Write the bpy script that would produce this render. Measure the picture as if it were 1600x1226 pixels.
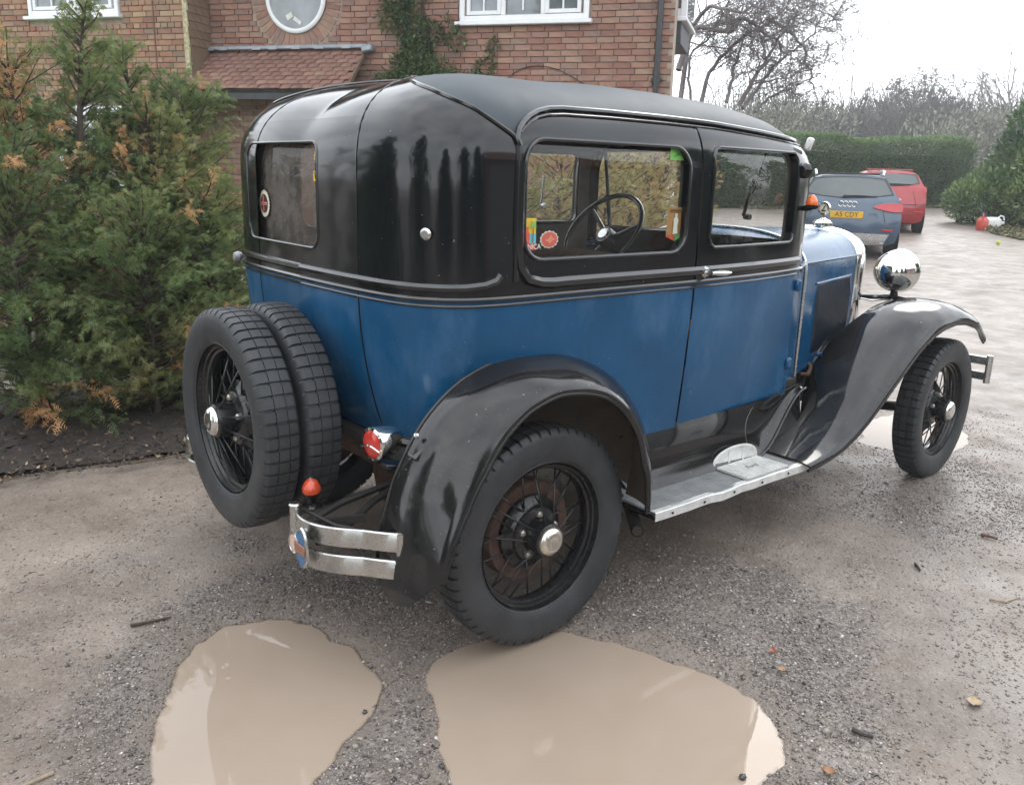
import bpy, bmesh, math, random
import numpy as np
from mathutils import Vector, Matrix, Euler
R = math.radians
random.seed(7); RNG = np.random.default_rng(11)
scene = bpy.context.scene
for o in list(bpy.data.objects): bpy.data.objects.remove(o)

# ------------------------------------------------------------------ camera
CAM = np.array([-1.63379832, -2.56461018, 1.42633607]); YAW, PIT, ROL = 0.880714, -0.25039, 0.0260154; FPX = 1337.53
_f = np.array([math.cos(PIT)*math.cos(YAW), math.cos(PIT)*math.sin(YAW), math.sin(PIT)])
_r = np.cross(_f, [0, 0, 1.]); _r /= np.linalg.norm(_r); _u = np.cross(_r, _f)
_r, _u = math.cos(ROL)*_r+math.sin(ROL)*_u, -math.sin(ROL)*_r+math.cos(ROL)*_u
cam_data = bpy.data.cameras.new('camera'); cam = bpy.data.objects.new('camera', cam_data)
scene.collection.objects.link(cam); scene.camera = cam
cam_data.sensor_width = 36; cam_data.lens = 36*FPX/1600; cam_data.clip_start = .05; cam_data.clip_end = 600
M4 = Matrix.Identity(4)
for i in range(3):
    M4[i][0], M4[i][1], M4[i][2], M4[i][3] = _r[i], _u[i], -_f[i], CAM[i]
cam.matrix_world = M4

# ------------------------------------------------------------------ sky, sun, exposure
SUN_EL, SUN_AZ = 35, 22            # azimuth in degrees from +X towards +Y
world = bpy.data.worlds.new('World'); scene.world = world; world.use_nodes = True
wt = world.node_tree; wt.nodes.clear()
def wn(t, **k):
    n = wt.nodes.new(t)
    for a, b in k.items(): setattr(n, a, b)
    return n
wout = wn('ShaderNodeOutputWorld'); wbg = wn('ShaderNodeBackground'); wsky = wn('ShaderNodeTexSky', sky_type='NISHITA', sun_disc=False)
wsky.sun_elevation = R(SUN_EL); wsky.sun_rotation = R(90-SUN_AZ)
wsky.air_density = 1.0; wsky.dust_density = 2.0
wtc = wn('ShaderNodeTexCoord'); wmap = wn('ShaderNodeMapping'); wmap.inputs['Scale'].default_value = (1, 1, 2.2)
wnoi = wn('ShaderNodeTexNoise'); wnoi.inputs['Scale'].default_value = 2.2; wnoi.inputs['Detail'].default_value = 6; wnoi.inputs['Roughness'].default_value = .55
wramp = wn('ShaderNodeValToRGB')
wramp.color_ramp.elements[0].position = .32; wramp.color_ramp.elements[0].color = (9.0, 9.6, 10.4, 1)
wramp.color_ramp.elements[1].position = .68; wramp.color_ramp.elements[1].color = (16.5, 16.9, 17.4, 1)
wmix = wn('ShaderNodeMixRGB'); wmix.inputs[0].default_value = .93
wl = wt.links.new
wl(wtc.outputs['Generated'], wmap.inputs[0]); wl(wmap.outputs[0], wnoi.inputs['Vector']); wl(wnoi.outputs['Fac'], wramp.inputs[0])
wl(wsky.outputs[0], wmix.inputs[1]); wl(wramp.outputs[0], wmix.inputs[2]); wl(wmix.outputs[0], wbg.inputs[0]); wl(wbg.outputs[0], wout.inputs[0])
wbg.inputs[1].default_value = .15
sun_d = bpy.data.lights.new('sun', 'SUN'); sun = bpy.data.objects.new('sun', sun_d); scene.collection.objects.link(sun)
sun_d.energy = .6; sun_d.angle = R(22); sun_d.color = (1, .96, .9)
_sd = Vector((math.cos(R(SUN_EL))*math.cos(R(SUN_AZ)), math.cos(R(SUN_EL))*math.sin(R(SUN_AZ)), math.sin(R(SUN_EL))))
sun.rotation_euler = _sd.to_track_quat('Z', 'Y').to_euler()
scene.view_settings.view_transform = 'Standard'; scene.view_settings.look = 'None'
scene.view_settings.exposure = 0.42; scene.view_settings.gamma = 1; scene.view_settings.use_curve_mapping = False
scene.render.engine = 'CYCLES'
scene.cycles.max_bounces = 6; scene.cycles.diffuse_bounces = 3; scene.cycles.glossy_bounces = 4; scene.cycles.transmission_bounces = 6
scene.cycles.transparent_max_bounces = 12
try:
    scene.cycles.use_denoising = True; scene.cycles.denoiser = 'OPENIMAGEDENOISE'
except Exception: pass

# ------------------------------------------------------------------ helpers
COL = scene.collection
def at(px, py, ax, val):            # a photograph pixel on a world plane -> point
    d = _f+_r*(px-800)/FPX-_u*(py-613)/FPX; i = 'xyz'.index(ax)
    return CAM+d*(val-CAM[i])/d[i]
def tag(o, label=None, cat=None, group=None, kind=None):
    if label: o['label'] = label
    if cat: o['category'] = cat
    if group: o['group'] = group
    if kind: o['kind'] = kind
    return o
def empty(name, loc=(0, 0, 0), rz=0, label=None, cat=None, group=None, parent=None):
    o = bpy.data.objects.new(name, None); COL.objects.link(o); o.location = loc; o.rotation_euler = (0, 0, rz); o.empty_display_size = .1
    if parent: o.parent = parent
    return tag(o, label, cat, group)
def link(name, me, mats=None, parent=None, smooth=None, loc=None, rot=None):
    o = bpy.data.objects.new(name, me); COL.objects.link(o)
    if mats is not None:
        for m in (mats if isinstance(mats, (list, tuple)) else [mats]): me.materials.append(m)
    if smooth is not None:
        me.shade_smooth()
        if smooth < 180: me.set_sharp_from_angle(angle=R(smooth))
    if parent: o.parent = parent
    if loc is not None: o.location = loc
    if rot is not None: o.rotation_euler = rot
    return o
def share(name, me, parent=None, loc=(0, 0, 0), rot=(0, 0, 0), scale=(1, 1, 1)):
    o = bpy.data.objects.new(name, me); COL.objects.link(o); o.parent = parent
    o.location = loc; o.rotation_euler = rot; o.scale = scale
    return o
class MB:
    """collects shapes into one mesh"""
    def __init__(s): s.v = []; s.f = []; s.m = []; s.mi = 0
    def add(s, vs, fs):
        b = len(s.v); s.v.extend([tuple(map(float, p)) for p in vs]); s.f.extend([tuple(i+b for i in f) for f in fs]); s.m.extend([s.mi]*len(fs))
    def grid(s, P, closeu=False, closev=False, flip=False):
        P = np.asarray(P, float); n, m = P.shape[:2]; fs = []
        for i in range(n if closeu else n-1):
            for j in range(m if closev else m-1):
                a, b, c, d = i*m+j, ((i+1) % n)*m+j, ((i+1) % n)*m+(j+1) % m, i*m+(j+1) % m
                fs.append((a, d, c, b) if flip else (a, b, c, d))
        s.add(P.reshape(-1, 3), fs)
    def box(s, c, size, rot=None, bev=0.0):
        bm = bmesh.new(); bmesh.ops.create_cube(bm, size=1.0)
        for v in bm.verts: v.co = Vector((v.co.x*size[0], v.co.y*size[1], v.co.z*size[2]))
        if bev > 0: bmesh.ops.bevel(bm, geom=list(bm.edges), offset=bev, segments=1, affect='EDGES', profile=.5)
        rm = Euler(rot).to_matrix() if rot is not None and not isinstance(rot, Matrix) else rot
        vs = [((rm @ v.co) if rm is not None else v.co)+Vector(c) for v in bm.verts]
        bm.verts.index_update(); fs = [tuple(v.index for v in f.verts) for f in bm.faces]; bm.free(); s.add(vs, fs)
    def tube(s, path, r, n=8, cap=True, closed=False):
        path = [Vector(p) for p in path]; k = len(path); rr = r if isinstance(r, (list, tuple, np.ndarray)) else [r]*k
        rings = []; prev = None
        for i, p in enumerate(path):
            if closed: t = path[(i+1) % k]-path[i-1]
            else: t = path[min(i+1, k-1)]-path[max(i-1, 0)]
            if t.length < 1e-9: t = Vector((0, 0, 1))
            t.normalize()
            if prev is None: a = t.orthogonal().normalized()
            else:
                a = prev-t*prev.dot(t); a = a.normalized() if a.length > 1e-6 else t.orthogonal().normalized()
            prev = a; b = t.cross(a)
            rings.append([p+(a*math.cos(2*math.pi*j/n)+b*math.sin(2*math.pi*j/n))*rr[i] for j in range(n)])
        vs = [q for g in rings for q in g]; fs = []
        for i in range(k if closed else k-1):
            for j in range(n):
                fs.append((i*n+j, i*n+(j+1) % n, ((i+1) % k)*n+(j+1) % n, ((i+1) % k)*n+j))
        if cap and not closed: fs.append(tuple(range(n))[::-1]); fs.append(tuple((k-1)*n+j for j in range(n)))
        s.add(vs, fs)
    def lathe(s, prof, axis='z', c=(0, 0, 0), n=32, a0=0, a1=2*math.pi):
        """prof: (radius, height) pairs"""
        full = abs(a1-a0-2*math.pi) < 1e-6; k = n if full else n+1; P = []
        for i in range(k):
            a = a0+(a1-a0)*i/n; ca, sa = math.cos(a), math.sin(a); row = []
            for r, h in prof:
                q = {'z': (r*ca, r*sa, h), 'y': (r*sa, h, r*ca), 'x': (h, r*ca, r*sa)}[axis]
                row.append((q[0]+c[0], q[1]+c[1], q[2]+c[2]))
            P.append(row)
        s.grid(P, closeu=full)
    def mesh(s, name='m', weld=0.0):
        me = bpy.data.meshes.new(name); me.from_pydata(s.v, [], s.f)
        if any(s.m): me.polygons.foreach_set('material_index', s.m)
        me.validate(); me.update()
        if weld:
            bm = bmesh.new(); bm.from_mesh(me); bmesh.ops.remove_doubles(bm, verts=bm.verts, dist=weld); bmesh.ops.recalc_face_normals(bm, faces=bm.faces); bm.to_mesh(me); bm.free()
        return me
    def build(s, name, mats, parent=None, smooth=40, weld=1e-5, **k):
        return link(name, s.mesh(name, weld), mats, parent, smooth, **k)
def fast_mesh(name, verts, tris, tint=None):
    """triangle soup from numpy"""
    me = bpy.data.meshes.new(name); n = len(verts); t = len(tris); k = tris.shape[1]
    me.vertices.add(n); me.vertices.foreach_set('co', np.ascontiguousarray(verts, np.float32).ravel())
    me.loops.add(t*k); me.loops.foreach_set('vertex_index', np.ascontiguousarray(tris, np.int32).ravel())
    me.polygons.add(t); me.polygons.foreach_set('loop_start', np.arange(t, dtype=np.int32)*k)
    me.update(calc_edges=True)
    if tint is not None:
        a = me.attributes.new('tint', 'FLOAT', 'POINT'); a.data.foreach_set('value', np.ascontiguousarray(tint, np.float32))
    return me
def catmull(pts, n):
    P = np.asarray(pts, float); P = np.vstack([2*P[0]-P[1], P, 2*P[-1]-P[-2]]); out = []
    seg = len(P)-3
    for t in np.linspace(0, seg, n):
        i = min(int(t), seg-1); u = t-i; a, b, c, d = P[i:i+4]
        out.append(.5*((2*b)+(-a+c)*u+(2*a-5*b+4*c-d)*u*u+(-a+3*b-3*c+d)*u**3))
    return np.array(out)
def rrect(x0, x1, y0, y1, r, n=6):
    """rounded rectangle outline, counter-clockwise, starting at bottom-left after its corner"""
    out = []
    for cx, cy, a in ((x1-r, y0+r, -90), (x1-r, y1-r, 0), (x0+r, y1-r, 90), (x0+r, y0+r, 180)):
        for i in range(n+1):
            t = R(a+90*i/n); out.append((cx+r*math.cos(t), cy+r*math.sin(t)))
    return out
def vnoise(x, y, seed=0):
    """value noise on arrays"""
    xi, yi = np.floor(x).astype(np.int64), np.floor(y).astype(np.int64); u, v = x-xi, y-yi
    u, v = u*u*(3-2*u), v*v*(3-2*v)
    def h(a, b):
        k = (a*374761393+b*668265263+seed*974634777) & 0xffffffff
        k = ((k ^ (k >> 13))*1274126177) & 0xffffffff
        return ((k ^ (k >> 16)) & 0xffff)/65535.
    return (h(xi, yi)*(1-u)+h(xi+1, yi)*u)*(1-v)+(h(xi, yi+1)*(1-u)+h(xi+1, yi+1)*u)*v
def fbm(x, y, o=4, seed=0):
    s = 0; a = .5
    for k in range(o): s = s+a*vnoise(x*2**k, y*2**k, seed+k); a *= .5
    return s

# ------------------------------------------------------------------ materials
class NT:
    def __init__(s, name):
        s.m = bpy.data.materials.new(name); s.m.use_nodes = True; s.t = s.m.node_tree; s.n = s.t.nodes
        s.b = s.n['Principled BSDF']; s.o = s.n['Material Output']
    def new(s, t, **k):
        n = s.n.new(t)
        for a, b in k.items():
            if a in n.inputs.keys() if hasattr(n.inputs, 'keys') else False: n.inputs[a].default_value = b
            else: setattr(n, a, b)
        return n
    def l(s, a, b): s.t.links.new(a, b)
    def set(s, **k):
        for a, b in k.items(): s.b.inputs[a.replace('_', ' ')].default_value = b
        return s
    def noise(s, scale, detail=4, rough=.5, coord='Object', dim=None, stretch=None):
        tc = s.new('ShaderNodeTexCoord'); n = s.new('ShaderNodeTexNoise')
        n.inputs['Scale'].default_value = scale; n.inputs['Detail'].default_value = detail; n.inputs['Roughness'].default_value = rough
        src = tc.outputs[coord]
        if stretch:
            mp = s.new('ShaderNodeMapping'); mp.inputs['Scale'].default_value = stretch; s.l(src, mp.inputs[0]); src = mp.outputs[0]
        s.l(src, n.inputs['Vector']); return n.outputs['Fac']
    def ramp(s, fac, stops):
        r = s.new('ShaderNodeValToRGB'); e = r.color_ramp.elements
        e[0].position, e[0].color = stops[0][0], c4(stops[0][1]); e[1].position, e[1].color = stops[-1][0], c4(stops[-1][1])
        for p, c in stops[1:-1]: q = e.new(p); q.color = c4(c)
        s.l(fac, r.inputs[0]); return r.outputs[0]
    def mix(s, fac, a, b, blend='MIX'):
        m = s.new('ShaderNodeMixRGB'); m.blend_type = blend
        for i, x in ((0, fac), (1, a), (2, b)):
            if hasattr(x, 'is_linked'): s.l(x, m.inputs[i])
            else: m.inputs[i].default_value = x if i == 0 else c4(x)
        return m.outputs[0]
    def math(s, op, a, b=0.0, clamp=False):
        m = s.new('ShaderNodeMath'); m.operation = op; m.use_clamp = clamp
        for i, x in ((0, a), (1, b)):
            if hasattr(x, 'is_linked'): s.l(x, m.inputs[i])
            else: m.inputs[i].default_value = x
        return m.outputs[0]
    def attr(s, name):
        a = s.new('ShaderNodeAttribute'); a.attribute_name = name; return a
    def bump(s, h, strength=.3, dist=.01):
        b = s.new('ShaderNodeBump'); b.inputs['Strength'].default_value = strength; b.inputs['Distance'].default_value = dist
        s.l(h, b.inputs['Height']); s.l(b.outputs[0], s.b.inputs['Normal']); return b
def c4(c): return (c, c, c, 1) if isinstance(c, (int, float)) else (tuple(c)+(1,))[:4]
def simple(name, col, rough=.5, metal=0, var=0.12, nscale=8, bump=0, coat=0, spec=.5, rvar=.1):
    t = NT(name); t.set(Roughness=rough, Metallic=metal, Specular_IOR_Level=spec, Coat_Weight=coat)
    f = t.noise(nscale, 5, .6); c = np.array(c4(col)[:3])
    t.l(t.ramp(f, [(.3, c*(1-var)), (.7, np.minimum(c*(1+var), 1))]), t.b.inputs['Base Color'])
    if rvar: t.l(t.math('ADD', t.math('MULTIPLY', t.noise(nscale*2.3, 4), rvar*2), rough-rvar), t.b.inputs['Roughness'])
    if bump: t.bump(t.noise(nscale*6, 6, .6), bump)
    return t.m
# ------------------------------------------------------------------ ground, puddles, gravel
def sstep(a, b, x):
    t = np.clip((x-a)/(b-a), 0, 1); return t*t*(3-2*t)
def poly_sd(x, y, poly):
    """signed distance to a polygon, positive inside"""
    P = np.asarray(poly); d = np.full(x.shape, 1e9); ins = np.zeros(x.shape, bool)
    for i in range(len(P)):
        a, b = P[i], P[(i+1) % len(P)]; e = b-a
        t = np.clip(((x-a[0])*e[0]+(y-a[1])*e[1])/(e@e), 0, 1)
        d = np.minimum(d, np.hypot(x-a[0]-t*e[0], y-a[1]-t*e[1]))
        c = (a[1] > y) != (b[1] > y)
        with np.errstate(divide='ignore', invalid='ignore'):
            ins ^= c & (x < (b[0]-a[0])*(y-a[1])/(b[1]-a[1])+a[0])
    return np.where(ins, d, -d)
PUDDLES = [
    [(420, 956), (500, 972), (560, 1008), (605, 1062), (590, 1115), (545, 1165), (500, 1215), (470, 1300), (250, 1330), (228, 1226), (232, 1120), (250, 1060), (300, 1005), (345, 972)],
    [(655, 1050), (700, 1010), (760, 985), (880, 978), (960, 995), (1040, 1020), (1110, 1045), (1165, 1072), (1205, 1100), (1240, 1150), (1245, 1195), (1190, 1240), (1100, 1330), (760, 1330), (690, 1210), (668, 1130)],
    [(1335, 690), (1345, 655), (1400, 640), (1440, 640), (1500, 655), (1520, 690), (1480, 712), (1400, 705)],
    [(300, 990), (340, 975), (330, 1000)],
]
PUDW = [np.array([at(px, py, 'z', 0.0)[:2] for px, py in p]) for p in PUDDLES[:3]]
def slope_h(x, y):
    d = (x-CAM[0])*_f[0]+(y-CAM[1])*_f[1]-CAM[2]*_f[2]
    t = np.clip(d-5.2, 0, 60); t = np.sqrt(t*t+.25)-.5
    return .0099*t+.00086*np.minimum(t, 28)**2
def sd_puddle(x, y):
    n = (fbm(x*6, y*6, 3, 5)-.45)*.06+(fbm(x*25, y*25, 2, 9)-.37)*.028
    s = np.full(np.shape(x), -9.0)
    for p in PUDW: s = np.maximum(s, poly_sd(x, y, p))
    return s+n
def gh(x, y):
    x = np.asarray(x, float); y = np.asarray(y, float)
    near = 1/(1+((x-.5)**2+(y+.3)**2)/60.)
    n = (fbm(x*1.3+3, y*1.3, 3, 1)-.42)*.03+(fbm(x*7, y*7, 3, 2)-.45)*.012+(fbm(x*30, y*30, 2, 3)-.38)*.006*near
    s = sd_puddle(x, y)
    n = n*(1-.8*sstep(-.5, 0, s))+.003
    ridge = .010*sstep(-.30, -.12, s)*sstep(.0, -.10, s)
    rut = -.010*np.exp(-((y-1.0-.1*x)/.14)**2)*sstep(.4, -.4, x)
    return n+ridge+rut-.035*sstep(-.04, .12, s)+slope_h(x, y)
def nonuni(segs):
    out = []
    for a, b, st in segs: out.append(np.arange(a, b, st))
    return np.concatenate(out+[[segs[-1][1]]])
gx = nonuni([(-60, -12, 4), (-12, -3, .6), (-3, -1.8, .06), (-1.8, 2.0, .018), (2.0, 4.2, .035), (4.2, 8, .12), (8, 30, .5), (30, 150, 6)])
gy = nonuni([(-90, -12, 6), (-12, -4, .6), (-4, -2.4, .06), (-2.4, .6, .018), (.6, 2.2, .03), (2.2, 6, .15), (6, 16, .5), (16, 110, 5)])
X, Y = np.meshgrid(gx, gy, indexing='ij'); Z = gh(X, Y)
nx, ny = X.shape; V = np.stack([X, Y, Z], -1).reshape(-1, 3)
I = np.arange(nx*ny).reshape(nx, ny)
Q = np.stack([I[:-1, :-1], I[1:, :-1], I[1:, 1:], I[:-1, 1:]], -1).reshape(-1, 4)
me = fast_mesh('gravel_drive', V, Q)
def view_px(x, y):
    d = np.stack([x-CAM[0], y-CAM[1], 0*x-CAM[2]], -1); z = d@_f
    return 800+FPX*(d@_r)/z, 613-FPX*(d@_u)/z, z
# ground character: tan compacted mud on the hedge side, gravel round the puddles, wet film to the right
GZ = [[at(px, py, 'z', 0.0)[:2] for px, py in p] for p in (
    [(120, 1300), (160, 1040), (230, 960), (420, 875), (600, 860), (720, 940), (640, 1020), (560, 990), (420, 950), (320, 980), (240, 1060), (235, 1300)],
    [(540, 1300), (590, 1080), (650, 1000), (700, 950), (770, 985), (690, 1030), (655, 1080), (690, 1300)],
    [(900, 990), (870, 930), (1000, 850), (1200, 890), (1320, 950), (1390, 1090), (1350, 1300), (1250, 1300), (1245, 1140), (1160, 1050), (1040, 1010)],
    [(1350, 770), (1480, 725), (1640, 770), (1640, 830), (1480, 860), (1300, 800)])]
def gravelly(x, y):
    g = np.zeros(np.shape(x)); n = fbm(x*3.1, y*3.1, 4, 61)-.47; n2 = fbm(x*11, y*11, 3, 62)-.45
    for p in GZ: g = np.maximum(g, sstep(-.13, .10, poly_sd(x, y, p)+n*.30+n2*.12))
    return np.clip(g*(.80+.8*n2)+.55*sstep(.56, .70, fbm(x*2.2, y*2.2, 4, 63)+.1*n2), 0, 1)
def zones(x, y):
    s = sd_puddle(x, y); tan = 1-.9*gravelly(x, y)
    wet = sstep(-.5, 1.5, x-.9*y-1.5+(fbm(x*2, y*2, 3, 40)-.45)*2.2)
    wet = np.maximum(wet, .9*sstep(-.13, -.01, s)); wet = np.maximum(wet, .6*sstep(.52, .62, fbm(x*1.7+3, y*1.7, 3, 44)))
    return tan, wet, s
tan, wet, sdp = zones(X, Y)
for nm, arr in (('tan', tan), ('wet', wet), ('near', sstep(9, 4, np.hypot(X-CAM[0], Y-CAM[1]))), ('pud', sstep(-.10, .0, sdp))):
    a = me.attributes.new(nm, 'FLOAT', 'POINT'); a.data.foreach_set('value', arr.astype(np.float32).ravel())
t = NT('gravel_mud'); A = t.attr('tan').outputs['Fac']; Wt = t.attr('wet').outputs['Fac']
tc = t.new('ShaderNodeTexCoord')
vor = t.new('ShaderNodeTexVoronoi'); vor.inputs['Scale'].default_value = 95; t.l(tc.outputs['Object'], vor.inputs['Vector'])
vor2 = t.new('ShaderNodeTexVoronoi'); vor2.inputs['Scale'].default_value = 38; t.l(tc.outputs['Object'], vor2.inputs['Vector'])
gcol = t.ramp(vor.outputs['Color'], [(.1, (.08, .069, .062)), (.55, (.155, .135, .123)), (.9, (.32, .287, .265))])
mud = t.ramp(t.noise(2.2, 8, .65), [(.3, (.165, .130, .103)), (.5, (.225, .181, .146)), (.72, (.30, .247, .205))])
mud = t.mix(t.math('MULTIPLY', t.ramp(vor.outputs['Color'], [(.55, 0), (.8, 1)]), .38), mud, gcol)
grime = t.ramp(t.noise(1.1, 7, .7), [(.35, (.60, .56, .53)), (.62, (1, 1, 1))])
base = t.mix(t.math('MULTIPLY', A, .92), gcol, mud)
base = t.mix(.8, base, grime, 'MULTIPLY')
base = t.mix(t.math('MULTIPLY', t.attr('pud').outputs['Fac'], .55), base, (.215, .170, .135))
film = t.math('MULTIPLY', Wt, t.ramp(t.noise(3.5, 6, .7), [(.36, .25), (.6, 1)]))
base = t.mix(t.math('MULTIPLY', film, .50), base, (.165, .147, .136))
t.l(base, t.b.inputs['Base Color'])
t.l(t.math('SUBTRACT', .72, t.math('MULTIPLY', film, .33)), t.b.inputs['Roughness'])
h = t.math('ADD', t.math('MULTIPLY', vor.outputs['Distance'], -1.0), t.math('MULTIPLY', vor2.outputs['Distance'], -.7))
h = t.math('MULTIPLY', h, t.math('SUBTRACT', 1.0, t.math('MULTIPLY', film, .55)))
h = t.math('MULTIPLY', h, t.math('ADD', .12, t.math('MULTIPLY', t.attr('near').outputs['Fac'], .88)))
h = t.math('ADD', h, t.math('MULTIPLY', t.noise(5, 6, .65), 1.2))
t.bump(t.math('ADD', h, t.math('MULTIPLY', t.noise(60, 6, .7), .8)), .55, .006)
ground = link('ground', me, t.m, smooth=180); tag(ground, 'wet gravel and mud drive with ruts and puddle hollows', None, None, 'structure')

wm = NT('muddy_water'); wm.set(Roughness=.015, IOR=1.33, Specular_IOR_Level=.5)
wm.l(wm.ramp(wm.noise(1.6, 5, .6), [(.3, (.298, .234, .182)), (.7, (.342, .274, .216))]), wm.b.inputs['Base Color'])
bn_ = wm.bump(wm.noise(9, 3, .5), .02, .01)
tr_ = wm.new('ShaderNodeBsdfTransparent'); tr_.inputs[0].default_value = (.90, .84, .77, 1); gl_ = wm.new('ShaderNodeBsdfGlossy'); gl_.inputs['Roughness'].default_value = .015; wm.l(bn_.outputs[0], gl_.inputs['Normal'])
fr_ = wm.new('ShaderNodeFresnel'); fr_.inputs['IOR'].default_value = 1.33; m1_ = wm.new('ShaderNodeMixShader'); wm.l(fr_.outputs[0], m1_.inputs[0]); wm.l(tr_.outputs[0], m1_.inputs[1]); wm.l(gl_.outputs[0], m1_.inputs[2])
m2_ = wm.new('ShaderNodeMixShader'); wm.l(wm.attr('murk').outputs['Fac'], m2_.inputs[0]); wm.l(m1_.outputs[0], m2_.inputs[1]); wm.l(wm.b.outputs[0], m2_.inputs[2]); wm.l(m2_.outputs[0], wm.o.inputs[0])
WZ = -.006
for i, (p, lab) in enumerate(zip(PUDW, ('round muddy brown puddle below the spare wheels', 'wide muddy brown puddle in front of the rear wheel', 'pale sky-reflecting puddle behind the front wheel'))):
    x0, y0 = p.min(0)-.3; x1, y1 = p.max(0)+.3; n = 170
    xs = np.linspace(x0, x1, n); ys = np.linspace(y0, y1, n); XX, YY = np.meshgrid(xs, ys, indexing='ij')
    ins = poly_sd(XX, YY, p) > -.10
    VV = np.stack([XX, YY, np.full_like(XX, WZ-.0012*i)], -1).reshape(-1, 3); II = np.arange(n*n).reshape(n, n)
    QQ = np.stack([II[:-1, :-1], II[1:, :-1], II[1:, 1:], II[:-1, 1:]], -1); keep = (ins[:-1, :-1] & ins[1:, 1:])
    used = np.unique(QQ[keep]); rem = -np.ones(n*n, int); rem[used] = np.arange(len(used))
    pm_ = fast_mesh('puddle', VV[used], rem[QQ[keep]]); mk = sstep(-.0005, .0035, WZ-gh(VV[used][:, 0], VV[used][:, 1])); a_ = pm_.attributes.new('murk', 'FLOAT', 'POINT'); a_.data.foreach_set('value', mk.astype(np.float32))
    o = link('puddle', pm_, wm.m, smooth=180)
    tag(o, lab, None, None, 'structure')

def stones(name, N, area, dens, size, label):
    """faceted little stones lying on the drive, one mesh"""
    x = RNG.uniform(area[0], area[1], N); y = RNG.uniform(area[2], area[3], N)
    keep = RNG.random(N) < dens(x, y); x, y = x[keep], y[keep]; n = len(x)
    r = size(x, y, n); z = gh(x, y)
    base = np.array([[1, 0, 0], [.1, 1, 0], [-1, .1, 0], [0, -1, 0], [.15, .1, .75], [0, 0, -.5]])
    a = RNG.uniform(0, 2*math.pi, n); ca, sa = np.cos(a), np.sin(a)
    B = base[None]*(1+RNG.uniform(-.35, .35, (n, 6, 3)))*r[:, None, None]*np.stack([RNG.uniform(.8, 1.35, n), RNG.uniform(.6, 1, n), RNG.uniform(.5, 1., n)], -1)[:, None]
    vx = B[..., 0]*ca[:, None]-B[..., 1]*sa[:, None]+x[:, None]; vy = B[..., 0]*sa[:, None]+B[..., 1]*ca[:, None]+y[:, None]
    tilt = RNG.uniform(-.4, .4, n)
    vz = B[..., 2]+B[..., 0]*tilt[:, None]+(z+r*.12)[:, None]
    T = np.array([[0, 1, 4], [1, 2, 4], [2, 3, 4], [3, 0, 4], [1, 0, 5], [2, 1, 5], [3, 2, 5], [0, 3, 5]])
    tris = (T[None]+(np.arange(n)*6)[:, None, None]).reshape(-1, 3)
    tt = zones(x, y)[0]; tint = np.repeat(np.where(RNG.random(n) < tt*.85, .4+.45*RNG.random(n), RNG.random(n)), 6)
    m = NT('gravel_stone')
    m.l(m.ramp(m.attr('tint').outputs['Fac'], [(0, (.035, .031, .029)), (.3, (.105, .09, .08)), (.7, (.24, .21, .19)), (.92, (.33, .27, .22)), (1, (.62, .59, .55))]), m.b.inputs['Base Color'])
    m.set(Roughness=.42)
    o = link(name, fast_mesh(name, np.stack([vx, vy, vz], -1).reshape(-1, 3), tris, tint), m.m)
    return tag(o, label, None, None, 'stuff')
def dens_near(x, y):
    px, py, z = view_px(x, y); ta, we, s = zones(x, y)
    d = (.16+.95*(1-ta))*(.55+.9*sstep(.40, .56, fbm(x*4.3, y*4.3, 4, 77)))+.25*sstep(-.30, -.06, s)
    d = d*(s < .02)
    return np.where((z > .5) & (px > -60) & (px < 1660) & (py < 1300), d, 0)*np.clip((3.1/np.maximum(z, .5))**2, 0, 1)
stones('gravel', 520000, (-2.0, 4.2, -2.4, 2.0), dens_near, lambda x, y, n: .0024+.0038*RNG.random(n)**2.2+.004*(RNG.random(n) > .975), 'loose wet grey gravel scattered over the muddy drive')
# loose pebbles standing at the puddle rims, leaves and twigs
def pebble_me(seed):
    bm = bmesh.new(); bmesh.ops.create_icosphere(bm, subdivisions=1, radius=1); rr = random.Random(seed)
    for v in bm.verts: v.co *= rr.uniform(.75, 1.2)
    for v in bm.verts: v.co.z *= .6
    m = bpy.data.meshes.new('pebble'); bm.to_mesh(m); bm.free(); m.shade_smooth(); return m
PM = [pebble_me(k) for k in range(4)]
for k, (c, nm) in enumerate((((.05, .047, .045), 'a'), ((.11, .10, .095), 'b'), ((.24, .21, .18), 'c'), ((.06, .052, .05), 'd'))):
    PM[k].materials.append(simple('pebble_stone_'+nm, c, .3, nscale=60))
for k, (px, py, r, lab) in enumerate(((1160, 1212, .012, 'dark pebble at the bottom right rim of the wide puddle'), (1240, 1090, .010, 'pale pebble at the upper right rim of the wide puddle'), (1290, 1150, .014, 'largest dark pebble on the gravel right of the wide puddle'), (570, 1110, .010, 'small dark pebble at the right rim of the round puddle'), (690, 1195, .011, 'pebble at the lower left rim of the wide puddle'), (1330, 1165, .010, 'grey pebble beside the short dark twig'), (556, 1168, .012, 'dark pebble at the lower right rim of the round puddle'))):
    p = at(px, py, 'z', 0.0); me_ = PM[k % 4]
    o = share('pebble', me_, None, (p[0], p[1], float(max(gh(p[0], p[1]), WZ))+r*.3), (0, 0, k*1.3), (r, r*.85, r))
    tag(o, lab, 'pebble', 'pebbles at the puddle rims')
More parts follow.
